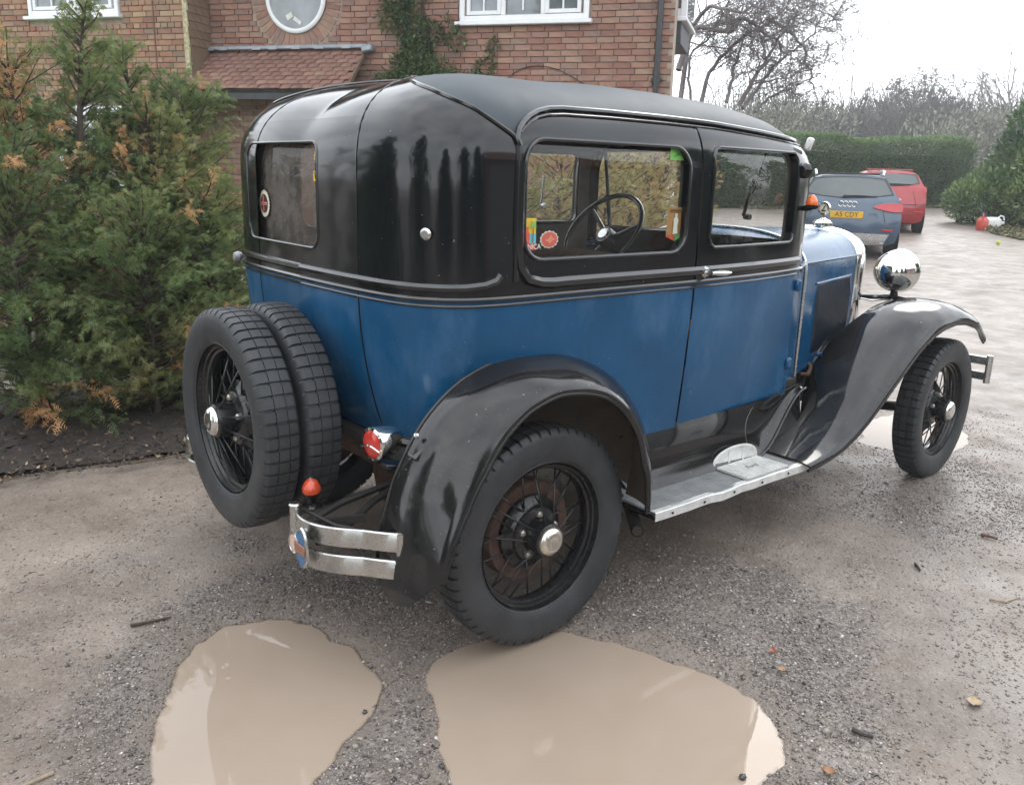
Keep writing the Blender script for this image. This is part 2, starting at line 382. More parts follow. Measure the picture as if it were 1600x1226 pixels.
def leaf(name, px, py, size, col, rz, label, curl=.3):
    p = at(px, py, 'z', 0.0); b = MB(); rows = []
    for i in range(7):
        u = i/6; w = math.sin(math.pi*min(u*1.05, 1))**.8*.36+.02
        rows.append([((u-.5)*size, v*w*size, .004+curl*size*(abs(v)**1.6*.5+.25*(u-.5)**2)) for v in (-1, -.5, 0, .5, 1)])
    b.grid(rows); o = b.build(name, simple(name+'_'+str(px), col, .5, var=.3, nscale=60), smooth=60, loc=(p[0], p[1], float(gh(p[0], p[1]))+.004), rot=(0, 0, rz))
    return tag(o, label, 'leaf')
leaf('fallen_leaf', 1206, 1024, .03, (.30, .09, .04), .6, 'small red brown leaf on gravel right of the puddle')
leaf('fallen_leaf', 1293, 1216, .034, (.26, .12, .05), 2.0, 'curled tan leaf on gravel at the bottom edge')
leaf('fallen_leaf', 1521, 1103, .05, (.28, .2, .11), .3, 'pale brown leaf pressed into wet mud at right', .12)
leaf('fallen_leaf', 1220, 1056, .03, (.33, .2, .11), 1.2, 'dull orange leaf just above the wide puddle')
leaf('fallen_leaf', 120, 718, .07, (.2, .1, .04), .5, 'brown dead leaf on dark soil under the hedge')
leaf('fallen_leaf', 245, 700, .09, (.16, .11, .07), 1.0, 'large dull brown leaf on soil beside the spare wheel')
def twig(name, pts, r, col, label):
    P = [at(px, py, 'z', 0.0) for px, py in pts]; b = MB()
    b.tube([(p[0], p[1], float(gh(p[0], p[1]))+r*1.2) for p in P], [r*(1-.6*i/len(P)) for i in range(len(P))], 6)
    return tag(b.build(name, simple(name+str(pts[0][0]), col, .6, var=.3, nscale=40), smooth=60), label, 'twig')
twig('twig', [(205, 984), (235, 980), (268, 973)], .006, (.06, .035, .025), 'dark thin twig on the gravel above the round puddle')
twig('twig', [(1330, 1150), (1345, 1157), (1363, 1160)], .008, (.05, .043, .04), 'short dark twig on the gravel right of the puddle')
twig('twig', [(1532, 839), (1545, 842), (1558, 846)], .008, (.12, .05, .03), 'reddish brown twig on the wet drive at right')
twig('twig', [(1430, 885), (1434, 890), (1437, 895)], .006, (.05, .04, .035), 'tiny black twig on the mud beyond the wheel')
twig('twig', [(85, 1215), (20, 1240), (-20, 1262)], .004, (.35, .27, .18), 'pale straw stalk at the lower left corner')
twig('twig', [(1545, 940), (1570, 945), (1592, 938)], .004, (.32, .25, .15), 'straw wisp on the wet drive at the right edge')
# ------------------------------------------------------------------ vintage saloon: paints
def paint(name, col, rough, spec=.5, chalk=0, dust=.0, coat=0):
    t = NT(name); t.set(Roughness=rough, Specular_IOR_Level=spec, Coat_Weight=coat, Coat_Roughness=.04)
    base = np.array(col); n1 = t.noise(3.2, 6, .62); c = t.ramp(n1, [(.3, base*.85), (.7, base*1.2)])
    if chalk:                       # faded, chalky old paint
        n2 = t.noise(4.2, 6, .62, stretch=(1, 1, .55)); c = t.mix(t.math('MULTIPLY', t.ramp(n2, [(.50, 0), (.66, 1)]), chalk*.75), c, base*1.5+.06)
        sc = t.noise(26, 3, .5, stretch=(1, 1, 7)); c = t.mix(t.math('MULTIPLY', t.ramp(sc, [(.70, 0), (.76, 1)]), chalk*.4), c, base*1.3+.13)
    if dust:                        # dried mud splashes, thicker where the wheels throw it
        d = t.ramp(t.noise(14, 8, .72), [(.45, 0), (.75, 1)]); c = t.mix(t.math('MULTIPLY', d, dust), c, (.17, .14, .115))
    chip = t.ramp(t.noise(95, 2, .5), [(.755, 0), (.765, 1)]); c = t.mix(t.math('MULTIPLY', chip, .5), c, (.33, .34, .34))
    t.l(c, t.b.inputs['Base Color'])
    rr = t.math('ADD', t.math('MULTIPLY', t.noise(5, 7, .65), .12+chalk*.2), rough-.06-chalk*.08, True); t.l(rr, t.b.inputs['Roughness'])
    t.bump(t.math('ADD', t.noise(2.6, 2, .4), t.math('MULTIPLY', t.noise(180, 3, .5), .03)), .05, .03)
    return t.m
BLUE = paint('blue_paint', (.006, .063, .148), .20, .36, .55)
BLACK = paint('black_paint', (.0078, .0088, .0104), .09, .5)
FENDER = paint('fender_black', (.0095, .0095, .010), .09, .5, .22, .05)
TRIM = paint('black_trim', (.010, .011, .012), .16, .7, coat=.25)
ROOFM = paint('roof_fabric', (.042, .053, .062), .55, .3, .10)
CHROME = simple('chrome', (.80, .80, .78), .05, 1, .04, 12, rvar=.03)
DULLCH = simple('dull_plating', (.60, .60, .585), .27, 1, .12, 14, rvar=.08)
ALU = simple('aluminium_strip', (.72, .72, .70), .45, .45, .14, 22, .05)
RUBBER = simple('tyre_rubber', (.034, .036, .039), .47, 0, .3, 9, .12, spec=.42)
RUBBER.node_tree.nodes  # keep
RIMB = paint('rim_black', (.012, .013, .014), .2, .5, 0, .10)
RUST = simple('rusty_drum', (.075, .043, .032), .75, .2, .45, 22, .3)
DARK = simple('underbody', (.020, .018, .016), .7, 0, .4, 10, .1)
UNDER = simple('muddy_undercoat', (.075, .058, .045), .62, 0, .35, 7, .2)
MAT_R = simple('ribbed_rubber_mat', (.21, .215, .215), .42, 0, .25, 12, .15)
GLASSRED = simple('red_lens', (.42, .03, .02), .12, 0, .1, 20, coat=.5)
AMBER = simple('amber_lens', (.75, .13, .015), .15, 0, .1, 20, coat=.5)
TAN = simple('seat_cloth', (.13, .082, .055), .9, 0, .2, 30, .1)
LINING = simple('head_lining', (.11, .095, .082), .9, 0, .2, 20, .05)
def glass(name, tint=(.97, .98, .975), alpha=.12, rough=.0, dirt=.05, refl=.95):
    t = NT(name); t.n.remove(t.b); g = t.new('ShaderNodeBsdfGlossy'); g.inputs['Roughness'].default_value = rough+.01
    tr = t.new('ShaderNodeBsdfTransparent'); tr.inputs[0].default_value = c4(tint)
    df = t.new('ShaderNodeBsdfDiffuse'); df.inputs[0].default_value = (.24, .215, .19, 1)
    fr = t.new('ShaderNodeFresnel'); ge = t.new('ShaderNodeNewGeometry'); t.l(t.math('SUBTRACT', 1.55, t.math('MULTIPLY', ge.outputs['Backfacing'], 1.55-1/1.55)), fr.inputs['IOR'])
    mx = t.new('ShaderNodeMixShader'); t.l(t.math('ADD', t.math('MULTIPLY', fr.outputs[0], refl), .0, True), mx.inputs[0]); t.l(tr.outputs[0], mx.inputs[1]); t.l(g.outputs[0], mx.inputs[2])
    m2 = t.new('ShaderNodeMixShader'); t.l(t.math('MULTIPLY', t.ramp(t.noise(9, 7, .7), [(.35, .3), (.7, 1)]), dirt*2), m2.inputs[0])
    t.l(mx.outputs[0], m2.inputs[1]); t.l(df.outputs[0], m2.inputs[2]); t.l(m2.outputs[0], t.o.inputs[0]); return t.m
GLASS = glass('car_glass', tint=(.985, .99, .985), dirt=.02); GLASSD = glass('rear_glass', (.30, .28, .26), dirt=.26, refl=.45)

CAR = empty('vintage_car', (0, 0, 0), 0, 'old two-tone saloon, blue below and black above, with two spare wheels on its tail', 'vintage car')
def cp(b, name, m, parent=None, smooth=40, weld=1e-5): return b.build(name, m, parent or CAR, smooth, weld)

# ---- body surface: pos(s, z); s runs 0 (cowl, right) .. 1 (tail middle) .. 2 (cowl, left)
ZB, Z0, ZC = 1.085, .56, 1.40
PLAN = catmull([(1.72, -.475), (1.62, -.535), (1.52, -.585), (1.42, -.625), (1.25, -.657), (1.0, -.685), (.7, -.70), (.3, -.70), (.0, -.70), (-.12, -.698), (-.22, -.685), (-.29, -.65), (-.345, -.585), (-.375, -.50), (-.392, -.38), (-.402, -.22), (-.406, 0)], 400)
_sl = np.concatenate([[0], np.cumsum(np.hypot(*np.diff(PLAN, axis=0).T))]); _sl /= _sl[-1]
def plan(s):
    m = s > 1; q = 2-s if m else s
    x = np.interp(q, _sl, PLAN[:, 0]); y = np.interp(q, _sl, PLAN[:, 1]); return x, (-y+.03*(y/.7)**2 if m else y)
def s_at_x(x):          # right side, station of a given x on the flank
    k = PLAN[:, 0] > -.30
    return float(np.interp(-x, -PLAN[k, 0], _sl[k]))
def s_at_y(y):          # tail, station of a given y (<0)
    k = PLAN[:, 0] < -.2
    return float(np.interp(y, PLAN[k, 1], _sl[k]))
def crown(x): return float(np.interp(x, [.25, .5, .8, 1.1, 1.3, 1.46, 1.75], [1.728, 1.738, 1.736, 1.722, 1.697, 1.650, 1.60]))
XA = .25
def nexp(x, y):
    if x >= XA: return 3.0
    a = math.atan2(abs(y), (XA-x)*1.1)/(math.pi/2); return 2.45+.55*a+.35*math.sin(math.pi*a)
def pos(s, z, off=0.0):
    x, y = plan(s)
    if off:
        x1, y1 = plan(max(s-.004, 0)); x2, y2 = plan(min(s+.004, 2)); tx, ty = x2-x1, y2-y1; L = math.hypot(tx, ty); x, y = x-ty/L*off, y+tx/L*off
    if z < ZB:
        k = (ZB-z)/(ZB-Z0); rear = float(sstep(.15, -.25, x)); tuck = .035*k**1.4*(1-rear)*(1-float(sstep(1.1, 1.6, x)))+.115*k**1.9*rear
        x1, y1 = plan(max(s-.004, 0)); x2, y2 = plan(min(s+.004, 2)); tx, ty = x2-x1, y2-y1; L = math.hypot(tx, ty)
        return np.array([x+ty/L*tuck, y-tx/L*tuck, z])
    if z <= ZC: return np.array([x, y, z])
    n = nexp(x, y); h = crown(max(x, XA))-ZC; t = min((z-ZC)/h, 1.0); sn = t**(n/2); c = max(1-sn*sn, 0)**(1/n)
    if x >= XA: return np.array([x, y*c, z])
    return np.array([XA+(x-XA)*c, y*c, z])
def ztop(s): x, y = plan(s); return crown(max(x, XA))
def zof(s, a):          # height of the roof grid row a (0 spring line .. 1 crown)
    x, y = plan(s); n = nexp(x, y); return ZC+(ztop(s)-ZC)*math.sin(a*math.pi/2)**(2/n)
def aof(s, z):
    x, y = plan(s); n = nexp(x, y); t = min(max((z-ZC)/(ztop(s)-ZC), 0), 1); return math.asin(min(t**(n/2), 1))/(math.pi/2)
def rows(za, zb, k=12): return np.linspace(za, zb, k)
def sheet(b, s0, s1, zlo, zhi, ns=20, nz=10, off=0.0):
    """body sheet between two stations and two (possibly station-dependent) heights"""
    P = []
    for s in np.linspace(s0, s1, ns):
        lo = zlo(s) if callable(zlo) else zlo; hi = zhi(s) if callable(zhi) else zhi
        if hi <= ZC+.001: zz = np.linspace(lo, hi, nz)
        else:
            ah = aof(s, hi); k = nz//2
            zz = list(np.linspace(lo, ZC, nz-k, endpoint=False))+[zof(s, a) for a in np.linspace(0, ah, k)] if lo < ZC else [zof(s, a) for a in np.linspace(aof(s, lo), ah, nz)]
        P.append([pos(s, z, off) for z in zz])
    b.grid(P)
def framed(b, s0, s1, zlo, zhi, hole, ns=14, nz=12, rad=5, depth=.028, off=0.0):
    """body sheet with a rounded window hole and its inward flange; hole = (s0, s1, z0, z1, r in metres)"""
    hs0, hs1, hz0, hz1, hr = hole; L = np.linalg.norm(pos(hs1, hz0)-pos(hs0, hz0)); rs = hr/L*(hs1-hs0)
    def outer(u):
        k, f = int(u) % 4, u-int(u)
        q = [(s0+(s1-s0)*f, 0.), (s1, f), (s1+(s0-s1)*f, 1.), (s0, 1-f)][k]
        lo = zlo(q[0]) if callable(zlo) else zlo; hi = zhi(q[0]) if callable(zhi) else zhi
        return np.array([q[0], lo+(hi-lo)*q[1]])
    def inner(u):
        k, f = int(u) % 4, u-int(u)
        # each side: quarter corner, straight, quarter corner
        c = .22
        def corner(cs, cz, a): return np.array([cs+rs*math.cos(R(a)), cz+hr*math.sin(R(a))])
        C = [(hs0+rs, hz0+hr), (hs1-rs, hz0+hr), (hs1-rs, hz1-hr), (hs0+rs, hz1-hr)]; A = [225, 315, 45, 135]
        if f < c: return corner(*C[k], A[k]+45*f/c)
        if f > 1-c: return corner(*C[(k+1) % 4], A[k]+90-45*(1-(f-(1-c))/c)) if True else None
        p, q = corner(*C[k], A[k]+45), corner(*C[(k+1) % 4], A[k]+45)
        return p+(q-p)*(f-c)/(1-2*c)
    N = 4*(ns+nz)//2; us = np.linspace(0, 4, N, endpoint=False); P = []
    for u in us:
        o, i = outer(u), inner(u); row = [pos(*(o+(i-o)*w), off) for w in np.linspace(0, 1, rad+1)]
        row.append(pos(*i, off-.006)); row.append(pos(*i, off-depth)); P.append(row)
    b.grid(P, closeu=True)
    return [inner(u) for u in us]
def pane(name, outline, off, m, parent):
    b = MB(); o = np.array(outline); (sa, za), (sb, zb_) = o.min(0), o.max(0); ds, dz = (sb-sa)*.012, .008
    b.grid([[pos(s, z, off) for z in np.linspace(za-dz, zb_+dz, 12)] for s in np.linspace(sa-ds, sb+ds, 16)]); return cp(b, name, m, parent, 180)
def bead(b, pts, r=.008, off=.003, n=7, closed=False): b.tube([pos(s, z, off) for s, z in pts], r, n, closed=closed)

S_COWL, S_DF, S_DR, S_QF = 0.0, s_at_x(1.42), s_at_x(.70), s_at_x(-.10)
S_SEAM = s_at_y(-.345)
def zdrip(s): x = plan(s)[0]; return float(np.interp(x, [-.10, -.092, -.075, -.05, -.015, .035, .10, .3, .55, .8, 1.1, 1.34, 1.5], [1.520, 1.543, 1.563, 1.580, 1.595, 1.606, 1.611, 1.613, 1.611, 1.606, 1.592, 1.580, 1.575]))
def zroof(s):           # lower edge of the fabric roof / upper edge of the tail panels
    q = 2-s if s > 1 else s
    if q <= S_QF: return zdrip(q)
    return float(np.interp(q, [S_QF, S_QF+.05, S_QF+.10, S_SEAM-.02, S_SEAM+.03, 1.0], [1.522, 1.595, 1.645, 1.70, 1.715, 1.722]))
for side in (0, 1):
    f = (lambda s: s) if side == 0 else (lambda s: 2-s)
    # lower quarter (blue) and corner panel (black)
    b = MB(); sheet(b, f(S_DR+.002), f(S_SEAM-.0015), Z0, ZB-.004, 90, 30); b.f = [q for q in b.f if math.hypot(np.mean([b.v[i][0] for i in q]), np.mean([b.v[i][2] for i in q])-.347) > .53 or np.mean([b.v[i][0] for i in q]) < -.33 or abs(np.mean([b.v[i][1] for i in q])) < .64]; b.m = [0]*len(b.f); cp(b, 'quarter_panel', BLUE, smooth=60)
    b = MB(); sheet(b, f(S_QF), f(S_SEAM-.0015), ZB-.004, zroof, 30, 22); cp(b, 'corner_panel', BLACK, smooth=60)
    # quarter window frame
    b = MB(); hole = (f(s_at_x(-.068)), f(s_at_x(.632)), 1.188, 1.522, .072)
    if side: hole = (hole[1], hole[0])+hole[2:]
    out = framed(b, min(f(S_QF), f(S_DR+.002)), max(f(S_QF), f(S_DR+.002)), ZB-.004, zdrip if side == 0 else (lambda s: zdrip(2-s)), (min(hole[0], hole[1]), max(hole[0], hole[1]))+hole[2:], 22, 14)
    fr = cp(b, 'quarter_window_frame', BLACK, smooth=50)
    QP = pane('window_pane', out, -.022, GLASS, fr)
    if side == 0: QPANE = fr
    b = MB(); k = min(hole[0], hole[1]), max(hole[0], hole[1])
    for o1, r in ((.0, .007),):
        bead(b, out, r, .001, 7, True)
    cp(b, 'window_bead', TRIM, fr)
    # door
    dr = empty('door', parent=CAR)
    b = MB(); sheet(b, f(S_DF), f(S_DR), Z0+.012, ZB-.004, 26, 12, .003); cp(b, 'door_skin', BLUE, dr, 60)
    b = MB(); hole = (f(s_at_x(.755)), f(s_at_x(1.335 if side == 0 else 1.395)), 1.197, 1.528, .04)
    out = framed(b, min(f(S_DF), f(S_DR)), max(f(S_DF), f(S_DR)), ZB-.004, (lambda s: zdrip(s)-.014) if side == 0 else (lambda s: zdrip(2-s)-.014), (min(hole[0], hole[1]), max(hole[0], hole[1]))+hole[2:], 22, 14, off=.003)
    cp(b, 'door_window_frame', BLACK, dr, 50); pane('window_pane', out, -.020, GLASS, dr)
    b = MB(); bead(b, out, .006, .005, 7, True); cp(b, 'window_bead', TRIM, dr)
    b = MB()
    for z in (.70, 1.02): b.box(pos(f(S_DF-.004), z, .012), (.03, .018, .045), bev=.006)
    cp(b, 'hinge', BLUE, dr)
    if side == 0:
        b = MB(); q = pos(s_at_x(.745), 1.115, 0); n = np.array([0, -1, 0])
        b.lathe([(0, -.012), (.013, -.012), (.02, -.006), (.022, 0), (.022, .004)], 'y', q+np.array([0, -.004, 0]), 16)
        b.tube([q+np.array([0, -.01, 0]), q+np.array([0, -.04, 0])], .008, 8)
        b.tube([q+np.array([-.008, -.04, 0]), q+np.array([.015, -.042, 0]), q+np.array([.05, -.042, -.002]), q+np.array([.085, -.04, -.004]), q+np.array([.105, -.036, -.004])], [.007, .009, .011, .0085, .004], 8)
        cp(b, 'door_handle', DULLCH, dr)
    # cowl side and windscreen post
    b = MB(); sheet(b, f(S_COWL), f(S_DF-.002), Z0, ZB+.02, 16, 12); cp(b, 'cowl_panel', BLUE, smooth=60)
    b = MB(); sheet(b, f(s_at_x(1.50)), f(S_DF-.002), ZB+.02, (lambda s: zdrip(s)-.004) if side == 0 else (lambda s: zdrip(2-s)-.004), 5, 16)
    P = [[pos(f(s_at_x(1.50)), z)+np.array([0, 0, 0]), pos(f(s_at_x(1.50)), z)+np.array([.0, (.06 if side == 0 else -.025), 0])] for z in np.linspace(ZB+.02, 1.57, 14)]; b.grid(P)
    cp(b, 'windscreen_post', BLACK, smooth=50)
    # mouldings: lower belt bead, upper band, swept end on the corner panel
    b = MB()
    bead(b, [(f(s), ZB) for s in np.linspace(S_COWL+.012, 1.0, 90)], .0075, .004)
    bead(b, [(f(s), ZB-.018) for s in np.linspace(S_DF+.001, 1.0, 80)], .0045, .002)
    cp(b, 'belt_moulding', TRIM)
    b = MB()
    pts = [(f(s), 1.118) for s in np.linspace(1.0, S_QF+.07, 24)]+[(f(S_QF+.055), 1.119), (f(S_QF+.035), 1.124), (f(S_QF+.022), 1.134), (f(S_QF+.017), 1.15)]
    bead(b, pts, .0125, .001)
    pts = [(f(s_at_x(x)), z) for x, z in ((-.085, 1.46), (-.087, 1.3), (-.085, 1.22), (-.078, 1.17), (-.05, 1.135), (.0, 1.122), (.05, 1.119))]+[(f(s), 1.12) for s in np.linspace(s_at_x(.1), S_DF+.002, 40)]
    bead(b, pts, .017, .0)
    pts = [(f(s_at_x(-.092)), z) for z in np.linspace(1.13, 1.5, 10)]; bead(b, pts, .009, .0)
    cp(b, 'waist_moulding', TRIM)
    # drip moulding above the windows and the seam climbing to the roof
    b = MB(); pts = [(f(s_at_x(-.09)), 1.50)]+[(f(s), zdrip(s)) for s in list(np.linspace(S_QF, S_QF-.09, 30))[:-1]+list(np.linspace(S_QF-.09, s_at_x(1.545), 50))]
    bead(b, pts, .0085, .006); pts = [(f(s), zdrip(s)-.018) for s in list(np.linspace(S_QF-.006, S_QF-.09, 24))[:-1]+list(np.linspace(S_QF-.09, s_at_x(1.47), 50))]; bead(b, pts, .0045, .002)
    pts = [(f(s), zroof(s)) for s in np.linspace(S_QF, 1.0, 40)]; bead(b, pts, .0065, .002)
    cp(b, 'drip_moulding', TRIM)
    b = MB(); pts = [(f(S_SEAM), z) for z in np.linspace(Z0+.06, zroof(S_SEAM), 40)]; bead(b, pts, .0022, .0003); cp(b, 'panel_seam', BLACK)

# tail: lower blue panel, upper black panel with window
b = MB(); sheet(b, S_SEAM, 2-S_SEAM, Z0+.06, ZB-.004, 26, 12); cp(b, 'tail_panel', BLUE, smooth=60)
b = MB(); ysw = lambda y: s_at_y(y) if y < 0 else 2-s_at_y(-y)
hole = (ysw(-.12), ysw(.43), 1.185, 1.505, .05)
out = framed(b, S_SEAM, 2-S_SEAM, ZB-.004, 1.575, hole, 22, 14, depth=.035)
sheet(b, S_SEAM, 2-S_SEAM, 1.575, zroof, 26, 10)
TAILF = tw = cp(b, 'tail_window_frame', BLACK, smooth=50); pane('window_pane', out, -.03, GLASSD, tw)
b = MB(); bead(b, out, .005, -.001, 7, True); cp(b, 'window_bead', TRIM, tw)

# roof skin
b = MB(); SS = np.concatenate([np.linspace(s_at_x(1.545), S_QF, 40), np.linspace(S_QF, 2-S_QF, 46)[1:-1], np.linspace(2-S_QF, 2-s_at_x(1.545), 40)])
P = []
for s in SS:
    a0 = aof(s, zroof(s)); P.append([pos(s, zof(s, a)) for a in np.linspace(a0, 1, 18)])
b.grid(P); cp(b, 'roof_panel', ROOFM, smooth=75, weld=.0015)
# header above the windscreen, visor, screen and its frame
b = MB(); fr_ = [pos(s_at_x(1.545), z) for z in [zof(s_at_x(1.545), a) for a in np.linspace(aof(s_at_x(1.545), 1.55), 1, 12)]]
fr_ = fr_+[np.array([p[0], -p[1], p[2]]) for p in fr_[::-1][1:]]
b.grid([[p, np.array([p[0]+.004, p[1], min(p[2], 1.56)])] for p in fr_]); cp(b, 'header_panel', BLACK, smooth=60)
b = MB(); b.box((1.462, -.598, 1.566), (.03, .024, .05), rot=(.3, 0, .3), bev=.006); cp(b, 'visor_bracket', simple('bracket_white', (.6, .6, .58), .4))
b = MB(); A = [(1.475, -.53, 1.55), (1.475, .53, 1.55), (1.535, .53, 1.17), (1.535, -.53, 1.17)]
b.tube(A, .014, 6, closed=True); ws = cp(b, 'windscreen_frame', BLACK)
b = MB(); b.add(A, [(0, 1, 2, 3)]); cp(b, 'windscreen_pane', GLASS, ws)
# inner lining with window cut-outs
b = MB()
for side in (0, 1):
    f = (lambda s: s) if side == 0 else (lambda s: 2-s)
    for (xa, xb, h0, h1) in ((-.10, .70, -.066, .632), (.70, 1.46, .755, 1.335 if side == 0 else 1.40)):
        sa, sb = sorted((f(s_at_x(xa)), f(s_at_x(xb)))); ha, hb = sorted((f(s_at_x(h0)), f(s_at_x(h1))))
        framed(b, sa, sb, .95, 1.60, (ha, hb, 1.188, 1.525, .05), 18, 12, 4, .001, off=-.034)
    sa, sb = sorted((f(S_QF), f(S_SEAM))); sheet(b, sa, sb, .95, 1.60, 18, 12, -.034)
framed(b, S_SEAM, 2-S_SEAM, .62, 1.575, (hole[0], hole[1], 1.185, 1.505, .05), 18, 12, 4, .001, off=-.045)
P = []
for s in SS: P.append([pos(s, zof(s, a))*np.array([.985, .955, 1])+np.array([.0, 0, -.02]) for a in np.linspace(aof(s, 1.56), 1, 12)])
b.grid(P); cp(b, 'interior_lining', LINING, smooth=60)
b = MB(); b.box((.6, 0, .60), (1.9, 1.2, .03)); cp(b, 'floor', DARK)
# seats, dashboard, steering wheel
def seat(name, x, y, w, top):
    b = MB(); st = empty(name, parent=CAR)
    P = []
    for t_, (dx, dz) in zip(range(7), ((-.02, .62), (-.05, .80), (-.075, 1.0), (-.085, top-.05), (-.08, top-.012), (-.05, top), (.0, top-.02))):
        P.append([(x+dx, y+w*k, dz-.018*abs(k)**3*8*(1 if t_ > 2 else 0)) for k in np.linspace(-.5, .5, 13)])
    P.append([(x+.05, y+w*k, .95) for k in np.linspace(-.5, .5, 13)]); P.append([(x+.09, y+w*k, .75) for k in np.linspace(-.5, .5, 13)])
    b.grid(P); cp(b, 'backrest', TAN, st, 50)
    b = MB(); b.box((x+.30, y, .80), (.46, w, .14), bev=.04); cp(b, 'seat_cushion', TAN, st)
seat('front_seat', .62, -.31, .50, 1.165); seat('front_seat', .62, .31, .50, 1.165); seat('rear_seat', -.08, 0, 1.2, 1.12)
b = MB(); b.box((1.50, 0, 1.12), (.05, 1.1, .14), bev=.01); cp(b, 'dashboard', BLACK)
sw = empty('steering_wheel', parent=CAR); c0 = Vector((1.30, .35, 1.165)); ax = Vector((-.80, 0, .60)).normalized(); ua = Vector((0, 1, 0)); va = ax.cross(ua)
b = MB(); b.tube([c0+(ua*math.cos(a)+va*math.sin(a))*.215 for a in np.linspace(0, 2*math.pi, 40, endpoint=False)], .0125, 8, closed=True); cp(b, 'wheel_ring', BLACK, sw, 60)
b = MB()
for a in (80, 200, 320): b.tube([c0-ax*.05+(ua*math.cos(R(a))+va*math.sin(R(a)))*.03, c0-ax*.01+(ua*math.cos(R(a))+va*math.sin(R(a)))*.2], [.014, .008], 7)
cp(b, 'spoke', BLACK, sw, 60)
b = MB(); b.tube([c0-ax*.01, c0-ax*.06], [.042, .05], 16); b.tube([c0-ax*.05, c0-ax*.75], .018, 10); cp(b, 'column', BLACK, sw)
b = MB(); b.tube([c0-ax*.003, c0-ax*.012], [.026, .034], 14); cp(b, 'horn_button', DULLCH, sw)
# items seen through the side glass
b = MB(); b.tube([(1.02+.045*math.cos(a)*1.0, .645, 1.36+.06*math.sin(a)) for a in np.linspace(0, 2*math.pi, 30, endpoint=False)], .003, 5, closed=True); cp(b, 'sticker_ring', simple('white_print', (.7, .7, .68), .6))
b = MB(); b.tube([(1.18, .66, 1.28), (1.19, .655, 1.42)], .006, 6); b.lathe([(0, -.01), (.014, -.008), (.016, .004)], 'y', (1.19, .65, 1.275), 12); cp(b, 'window_crank', DULLCH)
b = MB(); b.tube([(1.44, -.42, 1.53), (1.53, -.30, 1.33)], .004, 5); b.box((1.525, -.295, 1.35), (.008, .012, .16), rot=(.25, 0, 0)); b.tube([(1.525, -.31, 1.27), (1.53, -.28, 1.27)], .012, 8); cp(b, 'wiper', DARK)
# rear-view mirror and amber indicator on the right post
b = MB(); P0 = np.array([1.36, -.655, 1.464]); b.tube([(1.42, -.615, 1.464), P0], .007, 6); b.lathe([(0, -.028), (.018, -.026), (.029, -.012), (.030, .004), (0, .006)], 'x', P0, 18); cp(b, 'wing_mirror', BLACK)
ind = empty('front_indicator', parent=CAR)
b = MB(); b.tube([(1.41, -.61, 1.325), (1.41, -.65, 1.322), (1.385, -.685, 1.325)], [.010, .010, .008], 8); b.box((1.41, -.618, 1.32), (.026, .018, .075), bev=.004); b.lathe([(.020, 0), (.027, .005), (.027, .014), (0, .016)], 'z', (1.385, -.685, 1.322), 16); cp(b, 'bracket', BLACK, ind)
b = MB(); b.lathe([(.022, 0), (.023, .008), (.0195, .019), (.013, .030), (.006, .037), (0, .038)], 'z', (1.385, -.685, 1.338), 18); cp(b, 'lens', AMBER, ind, 60)
# ------------------------------------------------------------------ bonnet, radiator, lamps
def hood_sec(x, n=17, grow=0.0, half=None):
    """half section of cowl/bonnet at x, from bottom right up to the middle"""
    k = (x-1.72)/(2.50-1.72); w = .475+(.285-.475)*k+grow; zt = 1.205-.018*k+grow; zs = 1.03-.01*k
    pts = [(-w, .575+.06*k), (-w, .80), (-w, zs)]
    for a in np.linspace(0, 1, n)[1:]:
        c, s_ = math.cos(a*math.pi/2), math.sin(a*math.pi/2); pts.append((-w*c**(2/2.7), zs+(zt-zs)*s_**(2/2.7)))
    return [np.array([x, y, z]) for y, z in pts]
mirror = lambda p: np.array([p[0], -p[1], p[2]])
def full(sec): return sec+[mirror(p) for p in sec[::-1][1:]]
